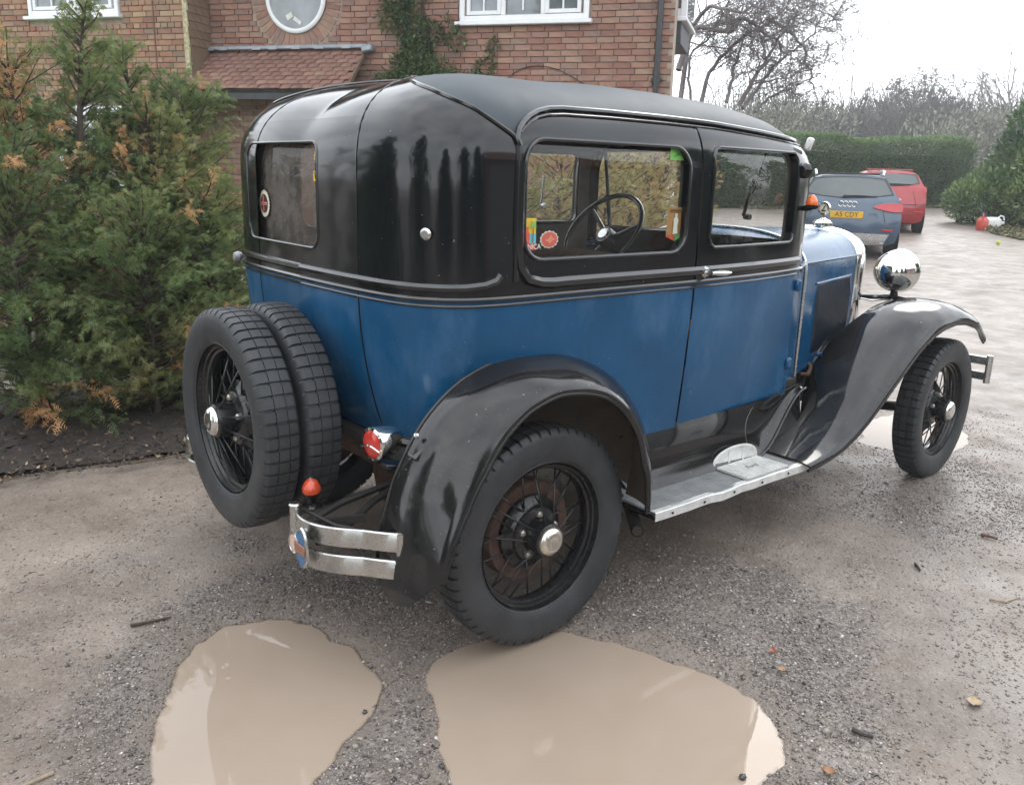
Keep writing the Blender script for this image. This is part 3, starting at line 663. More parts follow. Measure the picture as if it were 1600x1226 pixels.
# cowl top: from the bonnet joint back to the windscreen foot
b = MB(); S1 = full(hood_sec(1.722)[2:]); S0 = []
for p in S1:
    y = p[1]*1.27; S0.append(np.array([1.50-.0*abs(y), y, 1.165+(p[2]-1.20)*.55 if p[2] > 1.1 else max(p[2]+.02, 1.07)]))
b.grid([[a+(c_-a)*t_+np.array([0, 0, .006*math.sin(math.pi*t_)]) for a, c_ in zip(S0, S1)] for t_ in np.linspace(0, 1, 8)]); cp(b, 'cowl_top', BLUE, smooth=60)
for sg in (1, -1):
    b = MB(); n0 = 3
    def side_pts(x): return [p*np.array([1, sg, 1]) for p in hood_sec(x)]
    xs = np.linspace(1.735, 2.485, 14)
    hs = empty('bonnet_side', parent=CAR)
    P = [[p for p in side_pts(x)[:3]]+[side_pts(x)[2]+np.array([0, 0, .045])] for x in xs]
    b.grid(P); cp(b, 'side_skin', BLUE, hs, 60)
    # pressed frame and louvres
    b = MB(); yx = lambda x: (.475+(.285-.475)*(x-1.72)/.78)
    for z in (.975,):
        b.tube([(x, -sg*-1*-1*yx(x)*1.0-sg*.002, z) for x in np.linspace(1.90, 2.41, 12)], .006, 6)
    cp(b, 'raised_frame', BLUE, hs)
    b = MB(); N = 24
    b.add([(1.925, -sg*(yx(1.925)+.001), .645), (2.395, -sg*(yx(2.395)+.001), .66), (2.395, -sg*(yx(2.395)+.001), .965), (1.925, -sg*(yx(1.925)+.001), .962)], [(0, 1, 2, 3)])
    for i in range(N):
        x = 1.93+.46*i/(N-1); zz = np.linspace(.652+.01*i/N, .962, 7); row = []
        for j, z in enumerate(zz):
            h = .013*min(1, 4*j/6, 5*(6-j)/6)
            row.append([(x-.009, -sg*(yx(x)+.002), z), (x-.001, -sg*(yx(x)+.002+h), z), (x+.006, -sg*(yx(x)+.002+h*.9), z), (x+.0065, -sg*(yx(x)), z)])
        b.grid(row)
    cp(b, 'louvre_bank', paint('louvre_black_%d' % sg, (.007, .012, .022), .35), hs, 35)
    b = MB(); P = [side_pts(x)[2:] for x in xs]
    for row in P: row[0] = row[0]+np.array([0, 0, .048])
    P = [[r_[0]]+[q for q in r_[1:] if q[2] > r_[0][2]+.004] for r_ in P]; k = min(len(r_) for r_ in P); P = [[r_[0]]+r_[len(r_)-k+1:] for r_ in P]
    b.grid(P); cp(b, 'bonnet_top', BLUE, smooth=70)
    b = MB(); b.tube([np.array([x, -sg*(yx(x)+.001), 1.078-.012*(x-1.73)]) for x in np.linspace(1.735, 2.485, 10)], .006, 6); cp(b, 'bonnet_hinge', BLUE)
    b = MB(); b.box((2.03, -sg*(yx(2.03)+.02), .635), (.07, .012, .016), bev=.004); b.tube([(2.01, -sg*yx(2.01), .63), (2.03, -sg*(yx(2.03)+.035), .625), (2.05, -sg*(yx(2.05)+.03), .64)], .005, 6); cp(b, 'bonnet_catch', BLUE, hs)
    b = MB(); b.tube([(1.80, -sg*(yx(1.8)+.005), .575), (1.85, -sg*(yx(1.85)+.03), .57), (1.90, -sg*(yx(1.9)+.02), .59), (1.92, -sg*yx(1.92), .605)], .008, 6); cp(b, 'catch_bracket', RUST)
b = MB(); b.tube([np.array([0, 0, 0])+p+np.array([0, 0, 0]) for p in full(hood_sec(1.727, grow=.006))], .0085, 8); cp(b, 'cowl_band', DULLCH, smooth=60)
# radiator shell
b = MB(); prof = [(2.492, .0), (2.497, .010), (2.53, .016), (2.56, .012), (2.572, .0), (2.572, -.03)]
b.grid([[p*np.array([0, 1, 1])+np.array([x, 0, 0]) for p in full(hood_sec(2.5, grow=g))] for x, g in prof]); cp(b, 'radiator_shell', CHROME, smooth=60)
b = MB(); q = full(hood_sec(2.5, grow=-.03)); b.add([p*np.array([0, 1, 1])+np.array([2.562, 0, 0]) for p in q], [tuple(range(len(q)))]); cp(b, 'radiator_core', DARK)
mo = empty('radiator_mascot', parent=CAR); C = (2.535, -.045, 1.178)
b = MB(); b.lathe([(.036, 0), (.040, .006), (.044, .02), (.05, .024), (.05, .038), (.044, .042), (.036, .052), (.02, .056), (.012, .062), (.0, .064)], 'z', C, 20); cp(b, 'cap', CHROME, mo)
b = MB(); b.tube([np.array(C)+(0, 0, .06), np.array(C)+(0, 0, .082)], .009, 8)
cc = np.array(C)+(0, 0, .112); b.lathe([(.024, -.008), (.034, -.009), (.036, 0), (.034, .009), (.024, .008)], 'x', cc, 24); cp(b, 'gauge_ring', CHROME, mo, 60)
b = MB(); b.lathe([(0, -.004), (.026, -.004), (.026, .004), (0, .004)], 'x', cc, 20); cp(b, 'gauge_dial', simple('dial_cream', (.55, .5, .36), .3), mo)
b = MB(); b.box(cc+(-.006, .0, -.0), (.002, .004, .034), rot=(.5, 0, 0)); b.box(cc+(-.006, .0, -.012), (.002, .026, .006)); cp(b, 'gauge_needle', DARK, mo)
# headlamps on their bar
for sg in (1, -1):
    hl = empty('headlamp', parent=CAR); c = (2.695, -.405*sg, .992)
    b = MB(); b.lathe([(0, -.135), (.03, -.131), (.06, -.117), (.085, -.092), (.1, -.06), (.108, -.02), (.11, .0), (.112, .01), (.108, .022), (.1, .026)], 'x', c, 36); cp(b, 'bowl', CHROME, hl, 60)
    b = MB(); b.lathe([(.1, .022), (.07, .034), (.03, .041), (0, .042)], 'x', c, 28); cp(b, 'lens', simple('lamp_lens', (.7, .72, .7), .08), hl, 60)
    b = MB(); b.tube([(2.68, c[1], .89), (2.685, c[1], .868)], [.016, .022], 8); b.box((2.68, c[1], .866), (.035, .03, .03), bev=.006); cp(b, 'lamp_foot', FENDER, hl)
    b = MB(); b.tube([(2.60, -.24*sg, .845), (2.63, -.32*sg, .832), (2.66, -.405*sg, .85)], .005, 6); cp(b, 'cable', DULLCH, hl)
b = MB(); b.tube([(2.655, y, .862-.10*max(0, abs(y)-.405)-.03*(1-min(abs(y)/.405, 1)**2)+.03*(1 if abs(y) < .405 else 1)-.03) for y in np.linspace(-.62, .62, 31)], .012, 8); cp(b, 'headlamp_bar', FENDER)
b = MB(); b.box((3.04, 0, .545), (.012, 1.56, .045), bev=.004); b.box((3.04, 0, .465), (.012, 1.56, .045), bev=.004)
for sg in (1, -1):
    b.tube([(3.042, -.78*sg, .43), (3.042, -.78*sg, .575)], .017, 8); b.tube([(3.03, .38*sg, .505), (2.7, .36*sg, .47)], .02, 6)
cp(b, 'front_bumper', DULLCH)

# ------------------------------------------------------------------ mudguards, running boards, aprons
FL = np.array([(1.30, .343), (1.38, .350), (1.46, .362), (1.541, .382), (1.63, .418), (1.72, .468), (1.81, .530), (1.90, .596), (2.0, .668), (2.088, .729), (2.20, .785), (2.30, .814), (2.42, .826), (2.527, .818), (2.64, .79), (2.744, .752), (2.82, .715), (2.87, .685)])
def front_fender(sg):
    xs = np.linspace(FL[0, 0], FL[-1, 0], 46); P = []; U = []
    for x in xs:
        zl = float(np.interp(x, FL[:, 0], FL[:, 1])); sl = float(np.interp(x+.04, FL[:, 0], FL[:, 1])-np.interp(x-.04, FL[:, 0], FL[:, 1]))/.08
        nrm = np.array([-sl, 0, 1])/math.hypot(sl, 1)          # lift along the local normal of the sweep
        k = float(sstep(1.30, 2.15, x)); tip = float(sstep(2.62, 2.87, x))
        rise = .012+.062*k; yo = .855-.045*tip; yi = .60-.19*float(sstep(1.55, 1.95, x))-.0*tip
        ys = np.array([yi, yi+(yo-yi)*.22, yi+(yo-yi)*.45, yi+(yo-yi)*.64, yi+(yo-yi)*.8, yi+(yo-yi)*.92, yo, yo+.004, yo-.006])
        inn = .10*float(sstep(1.5, 1.9, x))*float(sstep(2.75, 2.2, x))
        hs = np.array([rise*.55-inn*.9, rise*.86-inn*.25, rise*1.0, rise*.98, rise*.83, rise*.5, rise*.12, -.012, -.020])
        row = [np.array([x, 0, zl])+nrm*h_+np.array([0, -sg*y_, 0]) for y_, h_ in zip(ys, hs)]
        P.append(row); U.append([p-nrm*.006+np.array([0, sg*.004, 0]) for p in row[:-1]])
    b = MB(); b.grid(P, flip=sg < 0); b.mi = 1; b.grid(U, flip=sg > 0); b.mi = 0
    e = [r_[-1] for r_ in P]; b.tube(e, .0065, 6)
    fe = cp(b, 'front_mudguard', [FENDER, UNDER], smooth=70)
for sg in (1, -1): front_fender(sg)
# rear mudguard around the wheel at x = 0
RJ = np.array([(-16, .535), (0, .50), (25, .52), (45, .54), (60, .553), (80, .556), (95, .556), (110, .566), (125, .572), (140, .562), (155, .545), (170, .53), (185, .528), (196, .53)])
RL = np.array([(-6, .40), (3, .396), (18, .392), (35, .40), (48, .432), (63, .462), (78, .483), (90, .489), (103, .497), (118, .49), (130, .473), (146, .446), (163, .437), (178, .448), (188, .458), (196, .47)])
def rear_fender(sg):
    P = []; U = []
    for kk in np.linspace(0, 1, 60):
        a = 2+190*kk
        rj = float(np.interp(a, RJ[:, 0], RJ[:, 1])); rl = float(np.interp(a, RL[:, 0], RL[:, 1])); tail = float(sstep(125, 185, a)); frt = float(sstep(30, 0, a))
        yi = .675-.012*tail; yo = .855+.01*tail-.02*frt
        if a < 30: rj = rj*(1-frt*.10)
        ts = [0, .18, .40, .60, .78, .92, 1.0, 1.02, .985]
        arc = lambda u: rj+(rl-rj)*u**2.1
        rr = [rj+.004, arc(.18)+.004, arc(.40)+.004, arc(.60)+.004, arc(.78)+.003, arc(.92)+.002, rl, rl-.010, rl-.018]
        row = []; zc = .347
        for u, r_ in zip(ts, rr):
            au = 2+(float(np.interp(u, [0, .25, .5, .75, 1], [181, 187, 188, 184, 177]))-2)*kk; ca, sa = math.cos(R(au)), math.sin(R(au))
            row.append(np.array([r_*ca*1.0, -sg*(yi+(yo-yi)*u), zc+r_*sa]))
        P.append(row); U.append([p-np.array([ca, 0, sa])*.006+np.array([0, sg*.003, 0]) for p in row[:-1]])
    b = MB(); b.grid(P, flip=sg > 0); b.mi = 1; b.grid(U, flip=sg < 0); b.mi = 0
    b.tube([r_[-1] for r_ in P], .007, 6); b.tube([r_[0] for r_ in P], .006, 6)
    b.mi = 1                         # inner wheel house
    W = []
    for a in np.linspace(2, 175, 30):
        rj = float(np.interp(a, RJ[:, 0], RJ[:, 1])); ca, sa = math.cos(R(a)), math.sin(R(a)); W.append([np.array([rj*ca, -sg*.672, .347+rj*sa]), np.array([rj*.5*ca, -sg*.60, .347+.2+rj*.55*sa]), np.array([.1*ca, -sg*.56, .62+.05*sa])])
    b.grid(W)
    cp(b, 'rear_mudguard', [FENDER, UNDER], smooth=70)
for sg in (1, -1):
    rear_fender(sg)
    rb = empty('running_board', parent=CAR)
    b = MB(); b.box((.93, -sg*.725, .325), (.98, .185, .022), bev=.004); cp(b, 'board', FENDER, rb)
    b = MB(); b.box((.93, -sg*.725, .339), (.975, .178, .006))
    for i in range(12): b.box((.93, -sg*(.645+.0145*i), .3425), (.97, .005, .0025))
    cp(b, 'ribbed_mat', MAT_R, rb)
    b = MB(); xs = np.linspace(.437, 1.452, 18); yj = [.0016*math.sin(i*2.3) for i in range(18)]; zj = [.0012*math.sin(i*1.7+1)-(.004 if i in (6, 7) else 0) for i in range(18)]
    b.grid([[(x, -sg*(.800+yj[i]), .3445+zj[i]), (x, -sg*(.821+yj[i]), .3435+zj[i]), (x, -sg*(.823+yj[i]), .341+zj[i]), (x, -sg*(.823+yj[i]), .312+zj[i]), (x, -sg*(.819+yj[i]), .312+zj[i])] for i, x in enumerate(xs)]); cp(b, 'edge_strip', ALU, rb, 30)
    b = MB(); b.box((.93, -sg*.640, .345), (.98, .016, .005), bev=.001); cp(b, 'inner_strip', ALU, rb)
    b = MB()
    for i in range(6): b.lathe([(.005, -.003), (.004, 0), (0, .001)], 'y', (.52+.17*i, -sg*.8255, .327), 8)
    cp(b, 'screw', DARK, rb)
    # splash apron: concave panel from sill to board, in two lengths
    for xa, xb, nm in ((.42, 1.20, 'splash_apron'), (1.203, 1.60, 'front_apron')):
        b = MB(); P = []
        for x in np.linspace(xa, xb, 16):
            fr2 = float(sstep(1.22, 1.60, x)); yt = .655-.02*float(sstep(.9, 1.5, x))-.035*fr2; zt = .575+.02*fr2; zb = .343+.225*fr2**1.25
            P.append([(x, -sg*(yt+.006), zt)]+[(x, -sg*(yt-.034*math.sin(math.pi*k**.9)*(1-.75*fr2)+.018*k**6), zt-.012+(zb-zt+.012)*k) for k in np.linspace(.0, 1, 9)])
        if nm == 'front_apron': b.tube([p[-1] for p in P], .007, 6)
        b.grid(P); cp(b, nm, FENDER, smooth=60)
    b = MB(); P = []
    for x in np.linspace(1.30, 2.46, 26):
        zl = float(np.interp(x, FL[:, 0], FL[:, 1])); yi = .60-.19*float(sstep(1.55, 1.95, x)); yh = max(min(.60, .475+(1.72-x)*.42), .285+(2.5-x)*.245)-.012
        zf = zl+(.012+.062*float(sstep(1.30, 2.15, x)))*.55-.09*float(sstep(1.5, 1.9, x)); zh = max(.585+.02*(x-1.3), min(zf+.02, .70))
        P.append([(x, -sg*yh, zh), (x, -sg*(yh*.6+yi*.4), zh*.75+zf*.25-.01), (x, -sg*(yi+.004), zf+.002)])
    b.grid(P); cp(b, 'inner_valance', FENDER, smooth=70)
# step plate with its upright scraper, right side
sp = empty('step_plate', parent=CAR)
b = MB(); b.box((1.09, -.737, .347), (.27, .155, .006), bev=.002); cp(b, 'plate_base', simple('plate_grime', (.30, .30, .29), .6), sp)  # base coloured darker than the ribs, giving dark gaps between them
b = MB()
for i in range(12): b.box((1.09, -.670-.0122*i, .3515), (.258, .0075, .004))
cp(b, 'ribbed_plate', ALU, sp, 30)
b = MB(); K = 18; P = []
for i in range(K+1):
    a = math.pi*i/K; x = 1.09-.135*math.cos(a); top = .350+.062*math.sin(a)**.75; P.append([(x, -.657, .347), (x, -.655, top), (x, -.648, top), (x, -.648, .347)])
b.grid(P); e = [p[1] for p in P]; b.tube(e, .006, 6)
for x in (1.045, 1.135): b.box((x, -.658, .375), (.008, .006, .05))
cp(b, 'scraper', ALU, sp, 40)
def text_mesh(body, size, depth=.002, font=None):
    cu = bpy.data.curves.new('lettering', 'FONT'); cu.body = body; cu.size = size; cu.extrude = depth; cu.align_x = 'CENTER'; cu.align_y = 'CENTER'; cu.resolution_u = 3
    o = bpy.data.objects.new('tmp', cu); COL.objects.link(o); dg = bpy.context.evaluated_depsgraph_get(); me = bpy.data.meshes.new_from_object(o.evaluated_get(dg)); bpy.data.objects.remove(o); bpy.data.curves.remove(cu); return me
def text(body, size, m, parent, loc, rot, name='lettering', depth=.001, shear=0, sx=1):
    me = text_mesh(body, size, depth)
    if shear or sx != 1:
        for v in me.vertices: v.co.x = v.co.x*sx+v.co.y*shear
    o = link(name, me, m, parent, loc=loc); o.rotation_euler = rot; return o
text('Ford', .036, simple('letter_grey', (.30, .30, .30), .5), sp, (1.09, -.735, .3545), (0, 0, 0), shear=.35)
b = MB(); b.tube([(.55, -.60, .275), (.43, -.745, .275), (.40, -.78, .275)], .022, 12, cap=False); b.tube([(.55, -.60, .275), (.43, -.745, .275), (.40, -.78, .275)], .018, 12); cp(b, 'exhaust_pipe', DARK)

# ------------------------------------------------------------------ wheels
def tyre_mesh(seed, blocks=56, side_ticks=True):
    half = [(.238, .044), (.246, .050), (.262, .056), (.285, .0605), (.307, .062), (.322, .060), (.334, .0555), (.342, .0500)]
    tread = [(.3465, .0450), (.3485, .0300), (.3488, .0190), (.3455, .0183), (.3455, .0165), (.3495, .0158), (.350, .0)]
    right = half+tread; prof = right+[(r, -y) for r, y in right[::-1][1:]]; nr = len(prof); m0 = len(half)-2
    V = []; N = blocks*4
    for i in range(N):
        k = i % 4; a = 2*math.pi*(i//4+(0, .76, .79, .97)[k])/blocks; row = []
        for j, (r, y) in enumerate(prof):
            q = j if j < len(right) else 2*len(right)-2-j; r2 = r
            if k in (2, 3) and m0 <= q:
                cen = q >= len(right)-2
                r2 = r-(.0085 if q > m0 else .004)*(.75 if cen else 1)
            row.append((r2*math.cos(a), y, r2*math.sin(a)))
        V.append(row)
    b = MB(); b.grid(V, closeu=True); me = b.mesh('tyre', 0); me.shade_smooth(); me.set_sharp_from_angle(angle=R(28)); me.materials.append(RUBBER); return me
TY = tyre_mesh(1)
def rim_mesh():
    b = MB(); prof = [(.244, -.050), (.248, -.047), (.246, -.043), (.236, -.041), (.233, -.030), (.2275, -.028), (.2245, -.019), (.217, -.016), (.213, -.006), (.211, .006), (.216, .018), (.226, .024), (.233, .034), (.240, .043), (.246, .048)]
    b.lathe(prof, 'y', n=72); b.lathe([(r-.0035, y) for r, y in prof[::-1]][3:-3], 'y', n=48); me = b.mesh('rim'); me.shade_smooth(); me.set_sharp_from_angle(angle=R(35)); me.materials.append(RIMB); return me
RM = rim_mesh()
def spoke_mesh(r0, y0, r1, y1, sw_):
    b = MB(); a = sw_; b.tube([(r0, y0, 0), (r1*math.cos(a), y1, r1*math.sin(a))], .0029, 6); me = b.mesh('spoke'); me.shade_smooth(); me.materials.append(RIMB); return me
SPF = [spoke_mesh(.046, -.066, .217, -.012, s_) for s_ in (.10, -.10)]; SPB = [spoke_mesh(.086, .004, .217, .010, s_) for s_ in (.26, -.26)]
def lathe_me(name, prof, m, n=32, sm=40):
    b = MB(); b.lathe(prof, 'y', n=n); me = b.mesh(name, 1e-5); me.shade_smooth(); me.set_sharp_from_angle(angle=R(sm)); me.materials.append(m); return me
HUB = lathe_me('hub', [(.05, .06), (.12, .045), (.118, .016), (.098, .008), (.088, .0), (.085, -.008), (.06, -.018), (.056, -.05), (.052, -.072), (.046, -.076), (.03, -.078)], RIMB)
CAP = lathe_me('hub_cap', [(.045, -.070), (.047, -.076), (.0465, -.081), (.040, -.090), (.030, -.0945), (.028, -.0935), (.016, -.0960), (0, -.097)], simple('cap_plating', (.66, .62, .55), .24, .9, .2, 40, .03))
CAPC = lathe_me('hub_cap', [(.045, -.070), (.047, -.076), (.0465, -.081), (.040, -.090), (.030, -.0945), (.028, -.0935), (.016, -.0960), (0, -.097)], CHROME)
DRUMR = lathe_me('brake_drum', [(.0, .03), (.14, .03), (.158, .024), (.162, .03), (.162, .08), (.15, .085), (0, .085)], RUST)
DRUMF = lathe_me('brake_drum', [(.0, .03), (.13, .03), (.142, .036), (.142, .08), (0, .085)], RIMB)
NUT = lathe_me('lug_nut', [(.011, .0), (.011, -.012), (.007, -.017), (0, -.018)], simple('nut_metal', (.45, .42, .37), .35, .8), 6, 20)
def wheel(name, loc, rot, drum, capm=CAP, label=None, phase=0.0):
    w = empty(name, loc, 0, label, parent=CAR); w.rotation_euler = rot
    t_ = share('tyre', TY, w, rot=(0, phase, 0)); share('rim', RM, w)
    for i in range(10): share('spoke', SPF[i % 2], w, rot=(0, 2*math.pi*(i//2)/5+(.0 if i % 2 == 0 else -.62)+phase, 0))
    for i in range(16): share('spoke', SPB[i % 2], w, rot=(0, 2*math.pi*(i//2)/8+phase+.2, 0))
    share('hub', HUB, w); share('hub_cap', capm, w)
    for i in range(5): share('lug_nut', NUT, w, (.068*math.cos(2*math.pi*i/5+.3), -.012, .068*math.sin(2*math.pi*i/5+.3)))
    if drum: share('brake_drum', drum, w)
    return w
WR = .347
wheel('wheel', (0, -.711, WR), (0, 0, 0), DRUMR, phase=.1)
wheel('wheel', (2.629, -.711, WR), (0, 0, R(4)), DRUMF, CAPC, phase=.5)
wheel('wheel', (0, .711, WR), (0, 0, math.pi), DRUMR, phase=.7)
wheel('wheel', (2.629, .711, WR), (0, 0, math.pi+R(4)), DRUMF, CAPC, phase=.3)
SPX = -.645
wheel('spare_wheel', (SPX, -.0, .655), (0, 0, -math.pi/2), None, CAPC, 'outer spare wheel with chrome hub cap', .25)
wheel('spare_wheel', (SPX+.136, .0, .66), (0, 0, -math.pi/2), None, CAPC, 'inner spare wheel tucked against the tail', .05)
b = MB(); b.lathe([(.03, -.26), (.10, -.23), (.115, -.20), (.10, .0), (.07, .05), (.07, .12), (0, .12)], 'x', (SPX+.24, 0, .66), 24); b.tube([(SPX+.28, 0, .66), (-.25, 0, .60)], .03, 8); cp(b, 'spare_carrier', RIMB)

# ------------------------------------------------------------------ chassis and tail fittings
b = MB()
for sg in (1, -1): b.tube([(-.12, .40*sg, .57), (.5, .40*sg, .50), (2.9, .30*sg, .50)], .04, 6)
b.box((.3, 0, .59), (.9, 1.1, .06)); b.box((1.7, 0, .5), (1.5, .7, .16)); cp(b, 'chassis', DARK)
b = MB(); b.tube([(0, -.66, WR), (0, .66, WR)], [.045, .045], 12); b.lathe([(.03, -.16), (.10, -.1), (.15, 0), (.10, .1), (.03, .16)], 'y', (0, 0, WR), 20); cp(b, 'rear_axle', RUST)
b = MB(); b.tube([(2.63, -.64, WR-.02), (2.63, -.3, WR-.07), (2.63, .3, WR-.07), (2.63, .64, WR-.02)], .025, 8); b.box((2.5, 0, .42), (.5, .4, .2)); cp(b, 'front_axle', DARK)
b = MB(); P = []
for s in np.linspace(S_SEAM-.12, 2-S_SEAM+.12, 30): p = pos(s, Z0+.06); P.append([p+np.array([.006, 0, .012]), p+np.array([.0, 0, -.02]), p+np.array([.04, 0, -.045]), p+np.array([.12, 0, -.05])])
b.grid(P); cp(b, 'rear_valance', FENDER, smooth=60)
for sg in (1, -1):
    bu = empty('bumperette', parent=CAR)
    for z, nm in ((.460, 'bar'), (.380, 'bar')):
        b = MB(); P = []
        for k in np.linspace(0, 1, 22):
            y = .415+(.745-.415)*k; x = -.655-.030*math.sin(math.pi*min(k*1.3, 1))+.14*k**2.2
            P.append([(x+.004, -sg*y, z-.028), (x+.001, -sg*y, z-.026), (x, -sg*y, z+.024), (x+.003, -sg*y, z+.028), (x+.010, -sg*y, z+.028), (x+.010, -sg*y, z-.028)])
        b.grid(P, closev=True); cp(b, nm, DULLCH, bu, 30)
    b = MB(); b.tube([(-.650, -sg*.412, .355), (-.650, -sg*.412, .494)], .0165, 10); b.lathe([(.017, 0), (.019, .004), (.015, .009), (0, .011)], 'z', (-.650, -sg*.412, .492), 12)
    cp(b, 'end_post', DULLCH, bu); b = MB(); b.tube([(-.503, -sg*.742, .352), (-.503, -sg*.742, .486)], .013, 10); cp(b, 'end_post', DULLCH, bu)
    if sg < 0: bu.scale = (1, .8, 1)
    b = MB(); b.tube([(-.645, -sg*.53, .42), (-.56, -sg*.52, .43), (-.40, -sg*.42, .45), (-.20, -sg*.39, .50)], .011, 6); b.box((-.57, -sg*.50, .455), (.17, .010, .022), rot=(0, 0, -sg*.35)); b.tube([(-.655, -sg*.43, .43), (-.5, -sg*.40, .46), (-.30, -sg*.38, .48)], .011, 6); b.tube([(-.62, -sg*.40, .47), (-.60, -sg*.56, .47), (-.56, -sg*.60, .462)], .006, 6); cp(b, 'bumper_iron', DARK, bu)
    tl = empty('tail_lamp', parent=CAR); c = np.array([-.452, -.597*sg, .700])
    ROT = Matrix.Rotation(R(8*sg), 3, 'Z')
    def orient(bm_):
        bm_.v = [tuple(ROT @ (Vector(v)-Vector(c))+Vector(c)) for v in bm_.v]; return bm_
    b = MB(); b.lathe([(.040, -.058), (.047, -.055), (.0485, -.048), (.047, -.03), (.043, .0), (.034, .03), (.02, .045), (0, .048)], 'x', c, 28); cp(orient(b), 'lamp_bucket', CHROME, tl, 50)
    b = MB(); b.lathe([(.0415, -.055), (.034, -.060), (.018, -.064), (0, -.065)], 'x', c, 24); cp(orient(b), 'lens', GLASSRED, tl, 60)
    b = MB(); b.tube([c+np.array([-.0655+.004*(abs(k)/.04), k, -.008+.006*math.cos(k*60)]) for k in np.linspace(-.041, .041, 9)], .0028, 5); cp(orient(b), 'lens_bar', CHROME, tl)
    b = MB(); b.tube([c+np.array([.02, 0, 0]), c+np.array([.06, -.06*sg, -.01]), (-.405, -.695*sg, .70)], .017, 8); b.box((-.405, -.705*sg, .705), (.022, .05, .10), rot=(0, .75, 0), bev=.004)
    b.box(c+np.array([-.005, -.03*sg, -.062]), (.07, .06, .012), rot=(0, .2, 0), bev=.002); b.box((-.440, -.675*sg, .632), (.012, .13, .028), rot=(0, .2, .55*sg), bev=.002); b.box((-.432, -.745*sg, .618), (.014, .075, .026), rot=(0, .3, .15*sg), bev=.003); cp(b, 'lamp_bracket', FENDER, tl)
    b = MB()
    for dz in (.026, -.028): b.lathe([(.009, -.012), (.008, -.018), (0, -.02)], 'x', (-.414, -.705*sg, .71+dz), 10)
    cp(b, 'bolt', DULLCH, tl)
    ti = empty('turn_indicator', parent=CAR); c = np.array([-.575, -.365*sg, .470])
    b = MB(); b.lathe([(.03, -.012), (.022, -.006), (.014, .0), (.014, .016), (.024, .022), (.024, .030), (0, .032)], 'z', c, 16); cp(b, 'lamp_base', FENDER, ti)
    b = MB(); b.lathe([(.025, .030), (.0285, .040), (.027, .050), (.018, .066), (.008, .074), (0, .075)], 'z', c, 20); cp(b, 'lens', simple('dome_lens_%d' % sg, (.55, .07, .025), .15, 0, .1, 30, coat=.5), ti, 60)
    b = MB(); b.lathe([(.0075, .074), (.0075, .079), (0, .080)], 'z', c, 10); cp(b, 'screw_cap', DULLCH, ti)
# badges clamped between the right bumper bars
bd = empty('round_badge', parent=CAR)
c = np.array([-.694, -.497, .420]); b = MB(); b.lathe([(.026, -.004), (.029, -.006), (.030, 0), (.028, .004), (0, .004)], 'x', c, 24); cp(b, 'bezel', DULLCH, bd, 40)
b = MB(); b.lathe([(.026, -.0035), (0, -.0045)], 'x', c, 24); cp(b, 'face', simple('peach_reflector', (.62, .42, .34), .3), bd)
bd = empty('oval_badge', parent=CAR)
c = np.array([-.692, -.540, .420]); b = MB(); rr_ = lambda s_: [(c[0], c[1]+.034*s_*math.cos(a), c[2]+.058*s_*math.sin(a)) for a in np.linspace(0, 2*math.pi, 28, endpoint=False)]
b.grid([[np.array(p)+np.array([dx, 0, 0]) for p in rr_(s_)] for s_, dx in ((.02, .003), (1, .003), (1.04, 0), (1, -.005), (.90, -.006))], closev=True); cp(b, 'bezel', DULLCH, bd, 40)
b = MB(); q = [np.array(p)+np.array([-.0055, 0, 0]) for p in rr_(.9)]; b.add(q, [tuple(range(28))]); cp(b, 'face', simple('badge_blue', (.05, .13, .26), .35), bd)
b = MB(); b.box(c+np.array([-.008, 0, -.002]), (.005, .060, .030), bev=.002); cp(b, 'crossband', simple('badge_brown', (.26, .12, .08), .4), bd)
# corner knob on the black quarter panel and the small lamp on the far side
b = MB(); p = pos(s_at_y(-.60)-.004, 1.262, 0); n = np.array([-.85, -.5, 0]); n /= np.linalg.norm(n)
b.tube([p, p+n*.014], [.012, .010], 10); b.tube([p+n*.012, p+n*.018], [.017, .011], 12); cp(b, 'stud', DULLCH)
b = MB(); b.lathe([(0, -.02), (.014, -.016), (.02, 0), (.014, .016), (0, .02)], 'x', (-.335, .70, 1.088), 14); cp(b, 'side_knob', simple('dull_knob', (.30, .31, .32), .4, .3))
# ------------------------------------------------------------------ house
HP = np.array([6.937, 4.897, 0.0]); HA = R(124); HW = np.array([math.cos(HA), math.sin(HA), 0]); HN = np.array([-HW[1], HW[0], 0])
HOUSE = empty('brick_house', tuple(HP), 0, 'red brick house with white windows and a tiled lean-to porch roof', 'house')
# local frame of the house: x = along the wall to the left (u), y = away from the camera, z up
HOUSE.matrix_world = Matrix(((HW[0], -HN[0], 0, HP[0]), (HW[1], -HN[1], 0, HP[1]), (0, 0, 1, 0), (0, 0, 0, 1)))
def brickmat(name, stops, moss=0.0):
    t = NT(name); oi = t.new('ShaderNodeObjectInfo'); at_ = t.attr('tint')
    rnd = t.math('FRACT', t.math('ADD', oi.outputs['Random'], at_.outputs['Fac']))
    c = t.ramp(rnd, stops); n = t.noise(11, 6, .7); c = t.mix(.75, c, t.ramp(n, [(.25, (.55, .55, .57)), (.55, (1, 1, 1)), (.8, (1.25, 1.2, 1.1))]), 'MULTIPLY')
    pale = t.ramp(t.noise(5, 7, .75), [(.56, 0), (.72, 1)]); c = t.mix(t.math('MULTIPLY', pale, .35), c, (.42, .36, .29))
    if moss: c = t.mix(t.math('MULTIPLY', t.ramp(t.noise(1.2, 6, .7), [(.45, 0), (.7, 1)]), moss), c, (.20, .17, .09))
    t.l(c, t.b.inputs['Base Color']); t.set(Roughness=.85); t.bump(t.noise(70, 5, .7), .35, .004); return t.m
